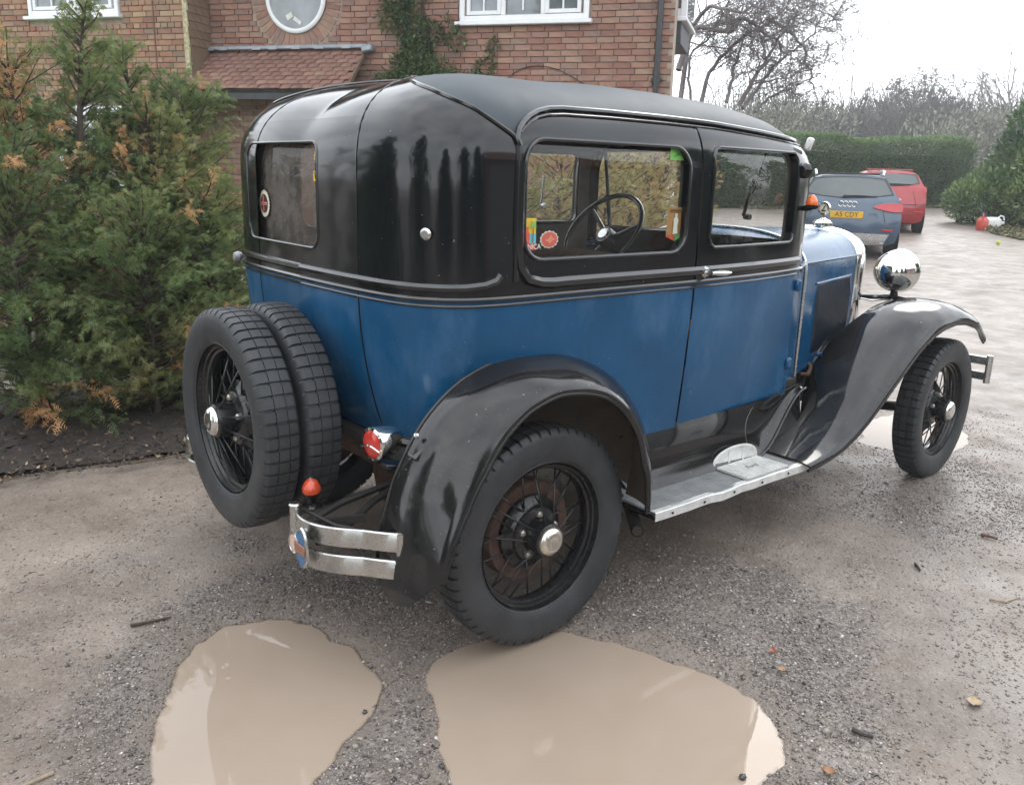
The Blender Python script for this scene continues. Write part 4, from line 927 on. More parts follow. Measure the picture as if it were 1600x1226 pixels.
BRK = brickmat('red_brick', [(0, (.23, .115, .085)), (.3, (.285, .15, .11)), (.55, (.325, .19, .14)), (.75, (.23, .145, .12)), (.88, (.35, .22, .155)), (1, (.19, .12, .10))])
BRW = brickmat('old_brick', [(0, (.27, .12, .075)), (.25, (.36, .19, .12)), (.5, (.32, .20, .135)), (.7, (.24, .11, .08)), (.85, (.42, .28, .18)), (1, (.19, .12, .095))], .5)
MORT = simple('mortar', (.32, .265, .21), .95, 0, .25, 9, .3)
WHITE = simple('white_upvc', (.78, .79, .80), .3, 0, .04, 6)
LEAD = simple('lead_flashing', (.30, .33, .36), .55, .2, .2, 9, .1)
TILE = brickmat('clay_tile', [(0, (.17, .085, .068)), (.4, (.235, .115, .09)), (.7, (.20, .11, .09)), (1, (.29, .16, .12))], .3)
TILEH = brickmat('hung_tile', [(0, (.20, .13, .085)), (.5, (.25, .165, .11)), (1, (.17, .11, .08))], .5)
FASC = simple('fascia_board', (.035, .035, .038), .6, 0, .3, 9, .1)
TIMB = simple('grey_timber', (.20, .20, .20), .75, 0, .25, 14, .2)
def winglass(name):
    t = NT(name); t.set(Roughness=.03, Specular_IOR_Level=.9)
    t.l(t.ramp(t.noise(2.4, 3), [(.35, (.10, .115, .12)), (.65, (.22, .25, .27))]), t.b.inputs['Base Color']); return t.m
WGL = winglass('window_glass')
BL, BH, BD, JT = .215, .065, .03, .0105
def brick_me(l, seed, m):
    b = MB(); b.box((0, 0, 0), (l, BD, BH), bev=.004); me = b.mesh('brick'); rr = random.Random(seed)
    for v in me.vertices: v.co.y += rr.uniform(-.002, .002); v.co.x += rr.uniform(-.002, .002); v.co.z += rr.uniform(-.0015, .0015)
    me.materials.append(m); return me
BM = {(l, m): [brick_me(l, k+int(l*100), mm) for k in range(3)] for l in (.215, .1025) for m, mm in (('m', BRK), ('w', BRW))}
def house_px(u, d, z):
    P = HP+HW*u+HN*d+np.array([0, 0, z]); q = P-CAM; zz = q@_f; return 800+FPX*(q@_r)/zz, 613-FPX*(q@_u)/zz
def in_view(px, py): return -25 < px < 1075 and -15 < py < 175
BRICKS_LEFT = [300]
def brick_wall(name, u0, u1, z0, z1, d, holes, kind):
    """mortar sheet with courses of stretchers (a header course every fourth), bricks standing 6 mm proud; d = distance in front of the main wall"""
    w = MB()
    cells = [(u0, u1, z0, z1)]
    w.box(((u0+u1)/2, -d+.125, (z0+z1)/2), (u1-u0, .24, z1-z0)); wall = w.build(name, MORT, HOUSE, 30)
    todo = []
    k = 0; z = z0+.0375
    while z < z1-.03:
        hd = kind == 'w' and k % 4 == 2; l = .1025 if hd else .215; st = l+JT; u = u0+(.056 if k % 2 else .0)+l/2
        while u+l/2 <= u1+.03:
            a_, b_ = u-l/2, min(u+l/2, u1)
            for blk in holes:
                if b_-a_ > .02:
                    q = [blk(a_+(b_-a_)*(i_+.5)/12, z, (b_-a_)/12) for i_ in range(12)]
                    if any(q):
                        fr_ = [i_ for i_ in range(12) if not q[i_]]; w_ = (b_-a_)/12
                        if not fr_: b_ = a_
                        elif q[0]: a_ = a_+w_*(max(i_ for i_ in range(12) if q[i_])+1)
                        else: b_ = a_+w_*min(i_ for i_ in range(12) if q[i_])
            if b_-a_ > .035: todo.append(((a_+b_)/2, z, l, (b_-a_)/l))
            u += st
        k += 1; z += .075
    return wall, [(u, z, l, d, kind, wall, sx) for u, z, l, sx in todo]
RC = (5.164, 3.68)          # middle of the round window
def hole_rect(a, b, c, e): return lambda u, z, l: a-l/2 < u < b+l/2 and c-.03 < z < e+.03
def hole_round(u, z, l): return math.hypot(max(abs(u-RC[0])-l/2, 0), max(abs(z-RC[1])-.03, 0)) < .695
creep = lambda u, z, l: False
w1, L1 = brick_wall('wall', 0.0, 6.56, -.2, 5.0, 0, [hole_rect(1.045, 2.785, 3.26, 4.5), hole_round], 'm')
w2, L2 = brick_wall('wing_wall', 6.57, 13.0, -.2, 5.0, .47, [hole_rect(7.66, 9.28, 3.38, 4.5), hole_rect(7.55, 9.0, 1.0, 2.25)], 'w')
allb = L1+L2; vis = []
for e in allb:
    px, py = house_px(e[0], e[3], e[1]); vis.append(in_view(px, py) or (300 < px < 372 and 150 < py < 420))
show = [e for e, v in zip(allb, vis) if v]
def prio(e):                     # the bricks that show plainly in the strip above the car come first
    px, py = house_px(e[0], e[3], e[1]); hid = (px < 297 and py > 70) or (585 < px < 720) or py > 118
    return (1 if hid else 0, -e[2], abs(py-50))
show.sort(key=prio); sel = set(id(e) for e in show[:300])
rr = random.Random(3)
rest = {id(w1): (MB(), w1, BRK, []), id(w2): (MB(), w2, BRW, [])}
for e in allb:
    u, z, l, d, kind, wall, sx = e; y = -d-.006+BD/2-.012; me = BM[(l, kind)][rr.randrange(3)]
    if id(e) in sel: share('brick', me, wall, (u, y+rr.uniform(-.002, .002), z), (0, rr.uniform(-.006, .006), rr.uniform(-.006, .006)), (sx, 1, 1))
    else:
        b = rest[id(wall)]; n0 = len(b[0].v); b[0].add([(v.co.x*sx+u, v.co.y+y, v.co.z+z) for v in me.vertices], [tuple(p.vertices) for p in me.polygons]); b[3].extend([rr.random()]*(len(b[0].v)-n0))
for b, wall, m, tint in rest.values():
    me = b.mesh('bricks'); a = me.attributes.new('tint', 'FLOAT', 'POINT'); a.data.foreach_set('value', np.array(tint, np.float32)); tag(link('bricks', me, m, wall), kind='stuff')
# brick ring of the round window and its white frame
rw = empty('round_window', parent=HOUSE); rw.location = (RC[0], 0, RC[1])
b = MB(); b.lathe([(.455, -.01), (.465, -.03), (.455, -.045), (.42, -.05), (.405, -.045), (.40, -.02)], 'y', n=64); cp(b, 'frame', WHITE, rw, 50)
b = MB(); b.lathe([(.41, -.022), (0, -.022)], 'y', n=48); cp(b, 'pane', WGL, rw)
b = MB(); b.lathe([(.70, -.001), (.46, -.001)], 'y', n=64); cp(b, 'mortar_ring', MORT, rw)
vb = MB(); vb.box((0, 0, 0), (.074, BD, .21), bev=.005); VM = vb.mesh('brick'); VM.materials.append(BRK)
NV = 42
for i in range(NV):
    a = 2*math.pi*i/NV; o = share('brick', VM, rw, (.575*math.sin(a), .003, .575*math.cos(a)), (0, a, 0))
b = MB(); b.box((.10, -.028, -.24), (.10, .004, .07), rot=(0, .5, 0)); b.box((-.02, -.028, -.30), (.13, .004, .05), rot=(0, -.6, 0)); cp(b, 'paper', simple('window_paper', (.7, .7, .66), .8), rw)
def casement(name, u0, u1, z0, z1, d, lights, bars=True):
    w = empty(name, parent=HOUSE); w.location = ((u0+u1)/2, -d, z0); W, Hh = u1-u0, z1-z0
    b = MB(); fw = .07
    for x in (-W/2+fw/2, W/2-fw/2): b.box((x, -.01, Hh/2), (fw, .07, Hh), bev=.006)
    b.box((0, -.01, fw/2), (W-2*fw, .07, fw), bev=.006); b.box((0, -.01, Hh-fw/2), (W-2*fw, .07, fw), bev=.006)
    lw = (W-2*fw)/lights
    for i in range(1, lights): b.box((-W/2+fw+lw*i, -.01, Hh/2), (.06, .068, Hh-2*fw), bev=.006)
    cp(b, 'frame', WHITE, w, 30)
    b = MB(); b.box((0, -.045, -.028), (W+.10, .12, .05), bev=.008); cp(b, 'sill', WHITE, w, 30)
    for i in range(lights):
        cx = -W/2+fw+lw*(i+.5); sw_ = lw-.06; 
        b = MB(); s_ = .05
        if i != 1 or lights == 2:
            for x in (cx-sw_/2+s_/2, cx+sw_/2-s_/2): b.box((x, -.028, Hh/2), (s_, .05, Hh-2*fw-.01), bev=.005)
            for z in (fw+s_/2+.005, Hh-fw-s_/2-.005): b.box((cx, -.028, z), (sw_-2*s_, .05, s_), bev=.005)
        if bars: b.box((cx, -.026, Hh/2), (.02, .03, Hh-2*fw-.1)); b.box((cx, -.0255, Hh*.5), (sw_-.04, .028, .02))
        cp(b, 'sash', WHITE, w, 30)
        b = MB(); b.box((cx, -.012, Hh/2), (sw_-.03, .008, Hh-2*fw)); cp(b, 'pane', WGL, w)
    for x in (-W/2+.16, W/2-.16):
        b = MB(); b.grid([[(x+.10*k+.012*math.sin(k*20), .004, .08), (x+.10*k+.012*math.sin(k*20), .004, Hh-.08)] for k in np.linspace(-1, 1, 16)])
    return w
casement('window', 1.06, 2.77, 3.31, 4.55, .0, 3); casement('window', 7.68, 9.25, 3.45, 4.7, .47, 2); casement('window', 7.60, 8.95, 1.05, 2.22, .47, 2)
# tile-hung return between wing and main wall, lichened corner board
th = MB(); th.box((6.562, -.235, 2.4), (.02, .46, 5.2)); ret = th.build('tile_hung_return', TILEH, HOUSE, 30)
tb = MB(); tb.box((0, 0, 0), (.012, .16, .13), bev=.003); TH = tb.mesh('tile'); TH.materials.append(TILEH)
for k in range(10):
    for j in range(3): share('tile', TH, ret, (6.545+rr.uniform(-.002, .002), -.08-.155*j-(.05 if k % 2 else 0), 3.09+.105*k), (0, .09, rr.uniform(-.02, .02)))
b = MB(); b.box((6.60, -.485, 3.6), (.09, .035, 1.9), bev=.012); cp(b, 'corner_board', simple('lichen_board', (.42, .38, .24), .9, 0, .5, 30, .4), HOUSE)
b = MB(); b.tube([(7.12, -.49, 2.7), (7.12, -.49, 5.0)], .012, 6); cp(b, 'cable', simple('brown_cable', (.14, .07, .04), .6), HOUSE)
# porch: lean-to of plain clay tiles
PO = empty('porch_roof', parent=HOUSE); E0, E1 = (0.02, 2.995), (.60, 2.46)   # (distance from wall, height) top and eave
dirv = np.array([0, -(E1[0]-E0[0]), E1[1]-E0[1]]); SL = np.linalg.norm(dirv); dirv /= SL; ang = math.atan2(E0[1]-E1[1], E1[0]-E0[0])
b = MB(); b.box((5.5, -(E0[0]+E1[0])/2, (E0[1]+E1[1])/2-.05), (2.72, SL*1.0, .04), rot=(ang, 0, 0)); cp(b, 'roof_deck', FASC, PO)
pm = MB(); pm.box((0, 0, 0), (.158, .165, .013), bev=.003); PT = []
for k in range(3):
    me = pm.mesh('roof_tile'); q = random.Random(k)
    for v in me.vertices: v.co.z += .004*math.cos(v.co.x*18+k)+q.uniform(-.001, .001)
    me.materials.append(TILE); PT.append(me)
nrow = 9
for i in range(nrow):
    t_ = (i+.62)/nrow*SL; c = np.array([0, -E0[0], E0[1]])+dirv*t_
    u = 4.13+.08+(.08 if i % 2 else 0)
    while u < 6.86:
        share('roof_tile', PT[rr.randrange(3)], PO, (u+rr.uniform(-.003, .003), c[1]+.02*math.sin(ang), c[2]+.012+.0+rr.uniform(-.003, .003)), (ang-.11+rr.uniform(-.02, .02), rr.uniform(-.015, .015), rr.uniform(-.015, .015)))
        u += .163
b = MB(); b.box((5.45, -.05, 3.035), (2.85, .10, .05), bev=.01)
for q in np.linspace(4.3, 6.6, 7): b.box((q+rr.uniform(-.1, .1), -.105, 3.02), (.14, .012, .03), rot=(0, 0, .04))
b.box((4.06, -.07, 3.0), (.16, .16, .09), rot=(0, .2, 0), bev=.02); cp(b, 'flashing', LEAD, PO)
b = MB(); b.box((5.5, -E1[0]+.03, E1[1]-.10), (2.72, .022, .11), bev=.004); cp(b, 'fascia', FASC, PO)
b = MB(); b.box((4.125, -.31, 2.70), (.03, SL+.02, .05), rot=(ang, 0, 0)); cp(b, 'verge_board', TILEH, PO)
for q in (4.5, 5.16, 5.83, 6.45):
    b = MB(); b.box((q, -.45, 2.40), (.07, .25, .10), bev=.004); cp(b, 'rafter_end', TIMB, PO)
# downpipe, far bay, main roof far above the frame
b = MB(); b.tube([(.17, -.07, -.1), (.17, -.07, 5.0)], .036, 12)
for z in (1.2, 2.55, 3.6): b.tube([(.17, -.07, z), (.17, -.07, z+.08)], .044, 12)
for z in (1.24, 2.59, 3.64): b.box((.17, -.03, z), (.14, .03, .04), bev=.004)
cp(b, 'downpipe', simple('black_pipe', (.02, .022, .025), .3), HOUSE)
b = MB(); q_ = [(.012, .13), (6.56, .13), (6.56, 4.8), (2.2, 4.8)]; b.add([(x, y, z_) for z_ in (-.2, 4.98) for x, y in q_], [(0, 1, 2, 3), (4, 5, 6, 7), (0, 1, 5, 4), (1, 2, 6, 5), (2, 3, 7, 6), (3, 0, 4, 7)]); b.box((9.8, 2.2, 2.4), (6.4, 4.6, 5.1)); cp(b, 'house_core', BRK, HOUSE)
bay = empty('bay_window', parent=HOUSE); bay.location = (.11, .9, -.2)
b = MB(); b.box((0, 0, 3.40), (.30, 1.0, .28), bev=.01); cp(b, 'bay_skirt', simple('slate_hanging', (.05, .055, .065), .6, 0, .3, 14, .2), bay)
b = MB(); b.box((0, 0, 3.55), (.44, 1.1, .05), bev=.01)
for x in (-.17, .17): b.box((x, -.5, 4.2), (.08, .07, 1.26), bev=.006)
b.box((0, -.5, 3.62), (.26, .07, .10)); cp(b, 'frame', WHITE, bay, 30)
b = MB(); b.box((0, -.485, 4.2), (.36, .01, 1.2)); b.box((-.19, .05, 4.2), (.01, .9, 1.2)); cp(b, 'pane', WGL, bay)
b = MB(); b.box((3.3, 1.9, 5.2), (7.4, 6.2, .35)); b.box((9.6, 1.6, 5.2), (7.0, 6.2, .35)); cp(b, 'eaves', FASC, HOUSE)
# paved strip and lawn in front of the house
def flat(name, poly, z, m, label):
    b = MB(); b.add([(x, y, z+float(slope_h(np.array(x), np.array(y)))) for x, y in poly], [tuple(range(len(poly)))]); return tag(b.build(name, m, None, 180), label, None, None, 'structure')
PAT = HP+HW*6.0+HN*2.6
t = NT('sandstone_paving'); br = t.new('ShaderNodeTexBrick'); br.inputs['Scale'].default_value = 1.6; br.inputs['Color1'].default_value = (.26, .19, .11, 1); br.inputs['Color2'].default_value = (.20, .15, .09, 1); br.inputs['Mortar'].default_value = (.40, .36, .28, 1); br.inputs['Mortar Size'].default_value = .012
tc_ = t.new('ShaderNodeTexCoord'); t.l(tc_.outputs['Object'], br.inputs['Vector']); t.l(br.outputs['Color'], t.b.inputs['Base Color']); t.set(Roughness=.8)
q = [HP+HW*a+HN*d for a, d in ((4.2, .05), (7.0, .05), (7.0, 3.6), (4.2, 3.6))]
flat('paved_path', [(p[0], p[1]) for p in q], .05, t.m, 'tan paving slabs in front of the porch')
GRASSM = simple('lawn_green', (.075, .20, .028), .9, 0, .35, 30, .4)
q = [HP+HW*a+HN*d for a, d in ((7.05, .0), (16, .0), (16, 4.6), (7.05, 4.6))]
flat('lawn', [(p[0], p[1]) for p in q]+[(.3, 3.6)], .055, GRASSM, 'bright green lawn behind the conifers')
# ------------------------------------------------------------------ planting
def leafmat(name, stops, rough=.6, spec=.35, trans=.25):
    t = NT(name); c = t.ramp(t.attr('tint').outputs['Fac'], stops); t.l(c, t.b.inputs['Base Color']); t.set(Roughness=rough, Specular_IOR_Level=spec)
    if trans:
        tr = t.new('ShaderNodeBsdfTranslucent'); t.l(c, tr.inputs[0]); mx = t.new('ShaderNodeMixShader'); mx.inputs[0].default_value = trans
        t.l(t.b.outputs[0], mx.inputs[1]); t.l(tr.outputs[0], mx.inputs[2]); t.l(mx.outputs[0], t.o.inputs[0])
    return t.m
YEW = leafmat('yew_needles', [(0, (.065, .115, .048)), (.35, (.135, .19, .070)), (.6, (.215, .24, .092)), (.8, (.29, .245, .115)), (.9, (.42, .25, .12)), (1, (.58, .34, .16))], trans=.35)
YEWG = leafmat('golden_needles', [(0, (.13, .17, .075)), (.35, (.24, .26, .11)), (.6, (.34, .32, .14)), (.8, (.40, .33, .15)), (1, (.48, .32, .15))], trans=.35)
BARK = simple('bark', (.065, .05, .04), .9, 0, .35, 18, .5)
def orth(d):
    a = np.cross(d, np.where(np.abs(d[:, 2:3]) > .9, [[1., 0, 0]], [[0, 0, 1.]])); a /= np.linalg.norm(a, axis=1, keepdims=True)+1e-9
    return a, np.cross(d, a)
def fronds(P, D, size, tint, nl=7, droop=.25, wid=.40, leafw=.15):
    """feathery flat sprays: nl pairs of narrow leaflets along a drooping rib"""
    n = len(P); D = D/(np.linalg.norm(D, axis=1, keepdims=True)+1e-9); a, b2 = orth(D)
    th = RNG.uniform(0, 2*math.pi, n)[:, None]; S = a*np.cos(th)+b2*np.sin(th); Nn = np.cross(D, S)
    S = S*.9+np.array([[0, 0, .0]]); vs = []; 
    for k in range(nl):
        u = (k+.5)/nl; w = wid*math.sin(math.pi*(.12+.88*(1-u)))**.8*(.55+.45*(1-u))
        for sg in (1, -1):
            j = RNG.uniform(.75, 1.25, n)[:, None]; base = P+D*size*(u*.86); base = base-np.array([[0, 0, 1.]])*size*droop*u*u
            tip = base+(S*sg*w*j+D*.34*w*j+Nn*RNG.uniform(-.12, .12, n)[:, None])*size; tip = tip-np.array([[0, 0, 1.]])*size*droop*.15
            q = base+D*size*leafw*(.6 if k < nl-1 else .3)
            vs += [base, q, tip]
    base = P; tip = P+D*size-np.array([[0, 0, 1.]])*size*droop; vs += [P+S*size*.012, P-S*size*.012, tip]
    V = np.stack(vs, 1).reshape(-1, 3); m = (2*nl+1)*3
    T = np.arange(n*m).reshape(-1, 3); ti = np.repeat(tint, m)
    return V, T, np.clip(ti+RNG.uniform(-.05, .05, len(ti)), 0, 1)
def merge(parts):
    off = 0; Vs, Ts, Cs = [], [], []
    for V, T, c in parts: Vs.append(V); Ts.append(T+off); Cs.append(c); off += len(V)
    return np.vstack(Vs), np.vstack(Ts), np.concatenate(Cs)
def conifer(x, y, hgt, rad, nbr, tintf, label, z0=.0, sub=15, fs=(.045, .095), ang=None, group='conifers along the drive', lean=(0, 0), low=.05, name='conifer_shrub', shape=None, bend=.35, mat=None):
    """leader with whorls of branches; sprays crowd the outer half of each branch"""
    root = empty(name, (x, y, z0), 0, label, 'shrub', group); tr = MB(); Ps, Ds, Ss, Cs = [], [], [], []
    lead = [np.array([lean[0]*t_*t_, lean[1]*t_*t_, hgt*t_*.97])+RNG.normal(0, .012, 3)*(1 if t_ > 0 else 0) for t_ in np.linspace(0, 1, 9)]
    tr.tube(lead, list(np.linspace(.045, .006, 9)*(hgt/2.2)), 7)
    for i in range(nbr):
        t_ = low+(1-low)*((i+RNG.random())/nbr)**.92; k = t_*8; j = min(int(k), 7); p0 = lead[j]+(lead[j+1]-lead[j])*(k-j)
        L = rad*(shape(t_) if shape else (1-t_**2.2*.82)*(.62+.38*min(1, t_*5)))*RNG.uniform(.62, 1.18)+.06
        a = RNG.uniform(0, 2*math.pi); up = RNG.uniform(-.05, .55)+.5*t_; d = np.array([math.cos(a), math.sin(a), up]); d /= np.linalg.norm(d); pts = [p0]; dd = d.copy()
        for s in range(5): dd = dd+RNG.normal(0, .13, 3)+np.array([0, 0, bend*.12]); dd /= np.linalg.norm(dd); pts.append(pts[-1]+dd*L/5)
        tr.tube(pts, list(np.linspace(.0065, .0015, 6)), 4, cap=False)
        m = max(3, int(sub*(L/rad+.35))); u = RNG.uniform(.06, 1.0, m)**.75*5; q = np.minimum(u.astype(int), 4); A = np.array(pts); pp = A[q]+(A[q+1]-A[q])*(u-q)[:, None]
        ax = (A[q+1]-A[q]); ax /= np.linalg.norm(ax, axis=1, keepdims=True); o1, o2 = orth(ax); th = RNG.uniform(0, 2*math.pi, m)[:, None]
        dr = ax*.75+(o1*np.cos(th)+o2*np.sin(th))*.75+np.array([[0, 0, .18]])
        Ps.append(pp+RNG.normal(0, .015, (m, 3))); Ds.append(dr); Ss.append(RNG.uniform(fs[0], fs[1], m)*(1.15-.3*t_)); bt = RNG.uniform(-.12, .12)
        Cs.append(np.array([tintf(p0[0]+x+d[0]*L*.7, p0[1]+y+d[1]*L*.7, p0[2])+bt]*m)+RNG.normal(0, .05, m))
    tr.build('trunk', BARK, root, 60)
    P = np.vstack(Ps); V, T, c = fronds(P, np.vstack(Ds), np.concatenate(Ss)[:, None], np.clip(np.concatenate(Cs), 0, 1))
    link('crown', fast_mesh('crown', V, T, c), mat or YEW, root); return root
green = lambda x, y, z: .26+.16*(z > 1.5)+.10*math.sin(x*5+z*4)
brown = lambda x, y, z: (.93 if RNG.random() < .55 else .5) if (z > 1.15 or RNG.random() < .35) else .42
mixed = lambda x, y, z: .92 if RNG.random() < .10 else .34+.08*math.sin(z*7+x*6)
olive = lambda x, y, z: .46+.15*math.sin(z*6)+(.42 if RNG.random() < .07 else 0)
FULL = lambda t_: (1-t_**5*.62)*(.72+.28*min(1, t_*4))
SLIM = lambda t_: (1-t_**1.6*.86)*(.75+.25*min(1, t_*5))
conifer(-.64, 3.02, 1.98, .50, 190, brown, 'conifer at the left edge with rusty brown dead needles on top', sub=26, shape=FULL)
conifer(-.42, 2.80, 2.28, .50, 170, green, 'tallest dark green conifer with twin feathery tips below the left window', sub=26, lean=(.10, -.1), shape=SLIM)
conifer(-.10, 2.98, 2.12, .40, 140, green, 'narrow dark green conifer behind the tall one', sub=24, lean=(.08, 0), shape=SLIM)
conifer(.19, 2.90, 1.88, .42, 210, olive, 'broad yellow green conifer beside the porch and the black tail of the car', sub=26, lean=(.02, -.05), shape=FULL)
conifer(-.03, 2.70, 1.72, .42, 170, olive, 'leafy olive conifer in the middle of the row', sub=24, shape=FULL)
conifer(-.80, 2.48, 1.45, .50, 170, mixed, 'low bushy conifer with browned tips at the left front', sub=25, bend=.1, shape=FULL)
conifer(-.22, 2.30, 1.15, .50, 160, olive, 'low olive conifer left of the spare wheels', sub=25, bend=.1, shape=FULL)
conifer(.16, 2.46, 1.30, .38, 150, olive, 'olive conifer partly behind the spare wheels', sub=24, shape=FULL)
conifer(-1.5, 2.75, 1.8, .6, 90, mixed, 'conifer continuing the row past the left frame edge', sub=16)
conifer(-2.4, 3.0, 2.3, .7, 80, mixed, 'tall conifer further along the row outside the frame', sub=14)
for i, (x, y, hh, lab) in enumerate(((2.2, 3.4, 1.55, 'dense green conifer seen through the car windows'), (3.0, 3.35, 1.75, 'golden green conifer seen through the quarter window'), (3.9, 3.5, 1.98, 'golden tipped conifer rising just above the car roof'), (4.7, 3.7, 2.02, 'tawny conifer top above the roof near the downpipe'), (5.6, 4.2, 1.95, 'tawny conifer top above the roof right of the house corner'), (6.6, 4.6, 1.9, 'olive conifer seen through the door window'))):
    conifer(x, y, hh, .75, 110, (lambda a, b, z, g=.55+.05*i: min(g+(.25 if RNG.random() < .2 else 0)+.12*(z > 1.5), .88)) if i > 1 else olive, lab, sub=18, fs=(.07, .12), group='conifers behind the car', shape=FULL, mat=YEWG)
# weathered post among the conifers
b = MB(); P = []
for z in np.linspace(0, 1.16, 10): P.append([(.052*math.cos(a)*(1+.12*math.sin(3*a+z*2))+.01*math.sin(z*5), .052*math.sin(a)*(1+.1*math.cos(4*a)), z) for a in np.linspace(0, 2*math.pi, 14, endpoint=False)])
b.grid(P, closev=True); t = NT('weathered_wood'); t.l(t.ramp(t.noise(16, 6, .7, stretch=(1, 1, .1)), [(.3, (.07, .05, .035)), (.6, (.20, .155, .115)), (.8, (.33, .28, .23))]), t.b.inputs['Base Color']); t.set(Roughness=.9); t.bump(t.noise(40, 4, .6, stretch=(1, 1, .08)), .6, .01)
tag(b.build('wooden_post', t.m, None, 50, loc=(.62, 3.45, 0)), 'weathered grey brown post beside the tail of the car', 'post')
b = MB(); b.tube([(.84, 3.55, .66), (1.9, 3.75, .66)], .016, 8); b.tube([(.90, 3.56, .60), (.90, 3.56, .74)], .022, 8); b.tube([(1.5, 3.66, 0), (1.5, 3.66, .67)], .018, 8)
tag(b.build('metal_rail', DULLCH, None, 40), 'low galvanised rail behind the tail of the car', 'rail')
# soil strip under the conifers with timber edging
SOIL = simple('dark_soil', (.040, .031, .026), .95, 0, .45, 14, .8)
b = MB(); xs = np.linspace(-4, 1.6, 60); rows_ = []
for k, yy in enumerate(np.linspace(0, 1, 9)):
    rows_.append([(x, (1.79-.155*(x+1.09))+yy*1.7, .012+.05*math.sin(math.pi*min(yy*1.2, 1))*.7+.03*float(fbm(np.array(x*6.), np.array(yy*9.), 3, 4))+float(slope_h(np.array(x), np.array(2.0)))) for x in xs])
b.grid(rows_); tag(b.build('soil_bed', SOIL, None, 180), 'dark soil strip under the conifers', None, None, 'structure')
t = NT('edging_timber'); t.l(t.ramp(t.noise(9, 6, .7, stretch=(.15, 1, 1)), [(.3, (.07, .055, .04)), (.7, (.17, .135, .095))]), t.b.inputs['Base Color']); t.set(Roughness=.9)
for i, (xa, xb) in enumerate(((-2.4, -.66), (-.655, 1.0))):
    b = MB(); L = xb-xa; b.box((0, 0, 0), (L, .035, .05), bev=.006); xm = (xa+xb)/2
    tag(b.build('edging_board', t.m, None, 30, loc=(xm, 1.765-.155*(xm+1.09), -.015), rot=(0, 0, math.atan(-.155))), ('timber edging board between soil and drive at far left', 'timber edging board ending behind the spare wheels')[i], 'edging board', 'edging boards')


def leaves(P, D, size, tint, wid=.38, fold=.25):
    n = len(P); D = D/np.linalg.norm(D, axis=1, keepdims=True); a, b2 = orth(D); th = RNG.uniform(-.9, .9, n)[:, None]; S = a*np.cos(th)+b2*np.sin(th); N = np.cross(D, S)
    p0 = P; p1 = P+D*size*.5+S*size*wid*.5+N*size*fold*.3; p2 = P+D*size-N*size*.12; p3 = P+D*size*.5-S*size*wid*.5+N*size*fold*.3; pm = P+D*size*.5
    V = np.stack([p0, p1, pm, p2, p3], 1).reshape(-1, 3); T = (np.array([[0, 1, 2], [1, 3, 2], [0, 2, 4], [2, 3, 4]])[None]+(np.arange(n)*5)[:, None, None]).reshape(-1, 3)
    return V, T, np.repeat(np.clip(tint, 0, 1), 5)
n = 5200; sx_ = RNG.uniform(-2.2, 1.2, n); sk_ = RNG.random(n)**1.5*1.12-.09; P = np.stack([sx_, 1.77-.155*(sx_+1.09)+sk_*1.3, .03+.03*np.sin(math.pi*np.clip(sk_*.9, 0, 1))+.025*RNG.random(n)], -1)
V, T, c = leaves(P, RNG.normal(0, 1, (n, 3))*np.array([[1, 1, .25]])+np.array([[0, 0, .1]]), RNG.uniform(.012, .04, n)[:, None]*np.where(RNG.random(n) < .06, 1.8, 1)[:, None], RNG.random(n)**1.5)
tag(link('soil_litter', fast_mesh('soil_litter', V, T, c), leafmat('soil_litter', [(0, (.028, .022, .018)), (.6, (.075, .055, .04)), (.92, (.19, .13, .08)), (1, (.36, .28, .18))], .85, .3, 0)), 'twigs, bark flakes and dead leaves on the soil strip', None, None, 'stuff')
LAUR = leafmat('broad_leaves', [(0, (.028, .06, .024)), (.45, (.065, .125, .040)), (.75, (.14, .205, .06)), (1, (.24, .29, .10))], .38, .5, .2)
IVY = leafmat('creeper_leaves', [(0, (.05, .085, .04)), (.5, (.11, .16, .065)), (.85, (.21, .24, .11)), (1, (.32, .31, .17))], .45, .5, .15)
def blob_leaves(name, mat, blobs, n, size, tints, parent, out=.9, up=.3):
    """leaf clusters through a union of ellipsoids, thickest near the surface; blobs = (cx, cy, cz, rx, ry, rz)"""
    bl = np.array(blobs); w = (bl[:, 3]*bl[:, 4]*bl[:, 5])**.66; k = RNG.choice(len(bl), n, p=w/w.sum()); d = RNG.normal(size=(n, 3)); d /= np.linalg.norm(d, axis=1, keepdims=True)
    r = RNG.random(n)**.22; P = bl[k, :3]+d*bl[k, 3:]*r[:, None]; D = d*out+np.array([[0, 0, up]])+RNG.normal(0, .45, (n, 3))
    keep = P[:, 2] > .02; P, D, k = P[keep], D[keep], k[keep]; m = len(P)
    lumps = RNG.uniform(-.16, .16, len(bl))[k]+np.sin(P[:, 0]*4+P[:, 2]*6)*.06
    V, T, c = leaves(P, D, RNG.uniform(size[0], size[1], m)[:, None], tints+lumps+RNG.normal(0, .13, m))
    return link(name, fast_mesh(name, V, T, c), mat, parent)
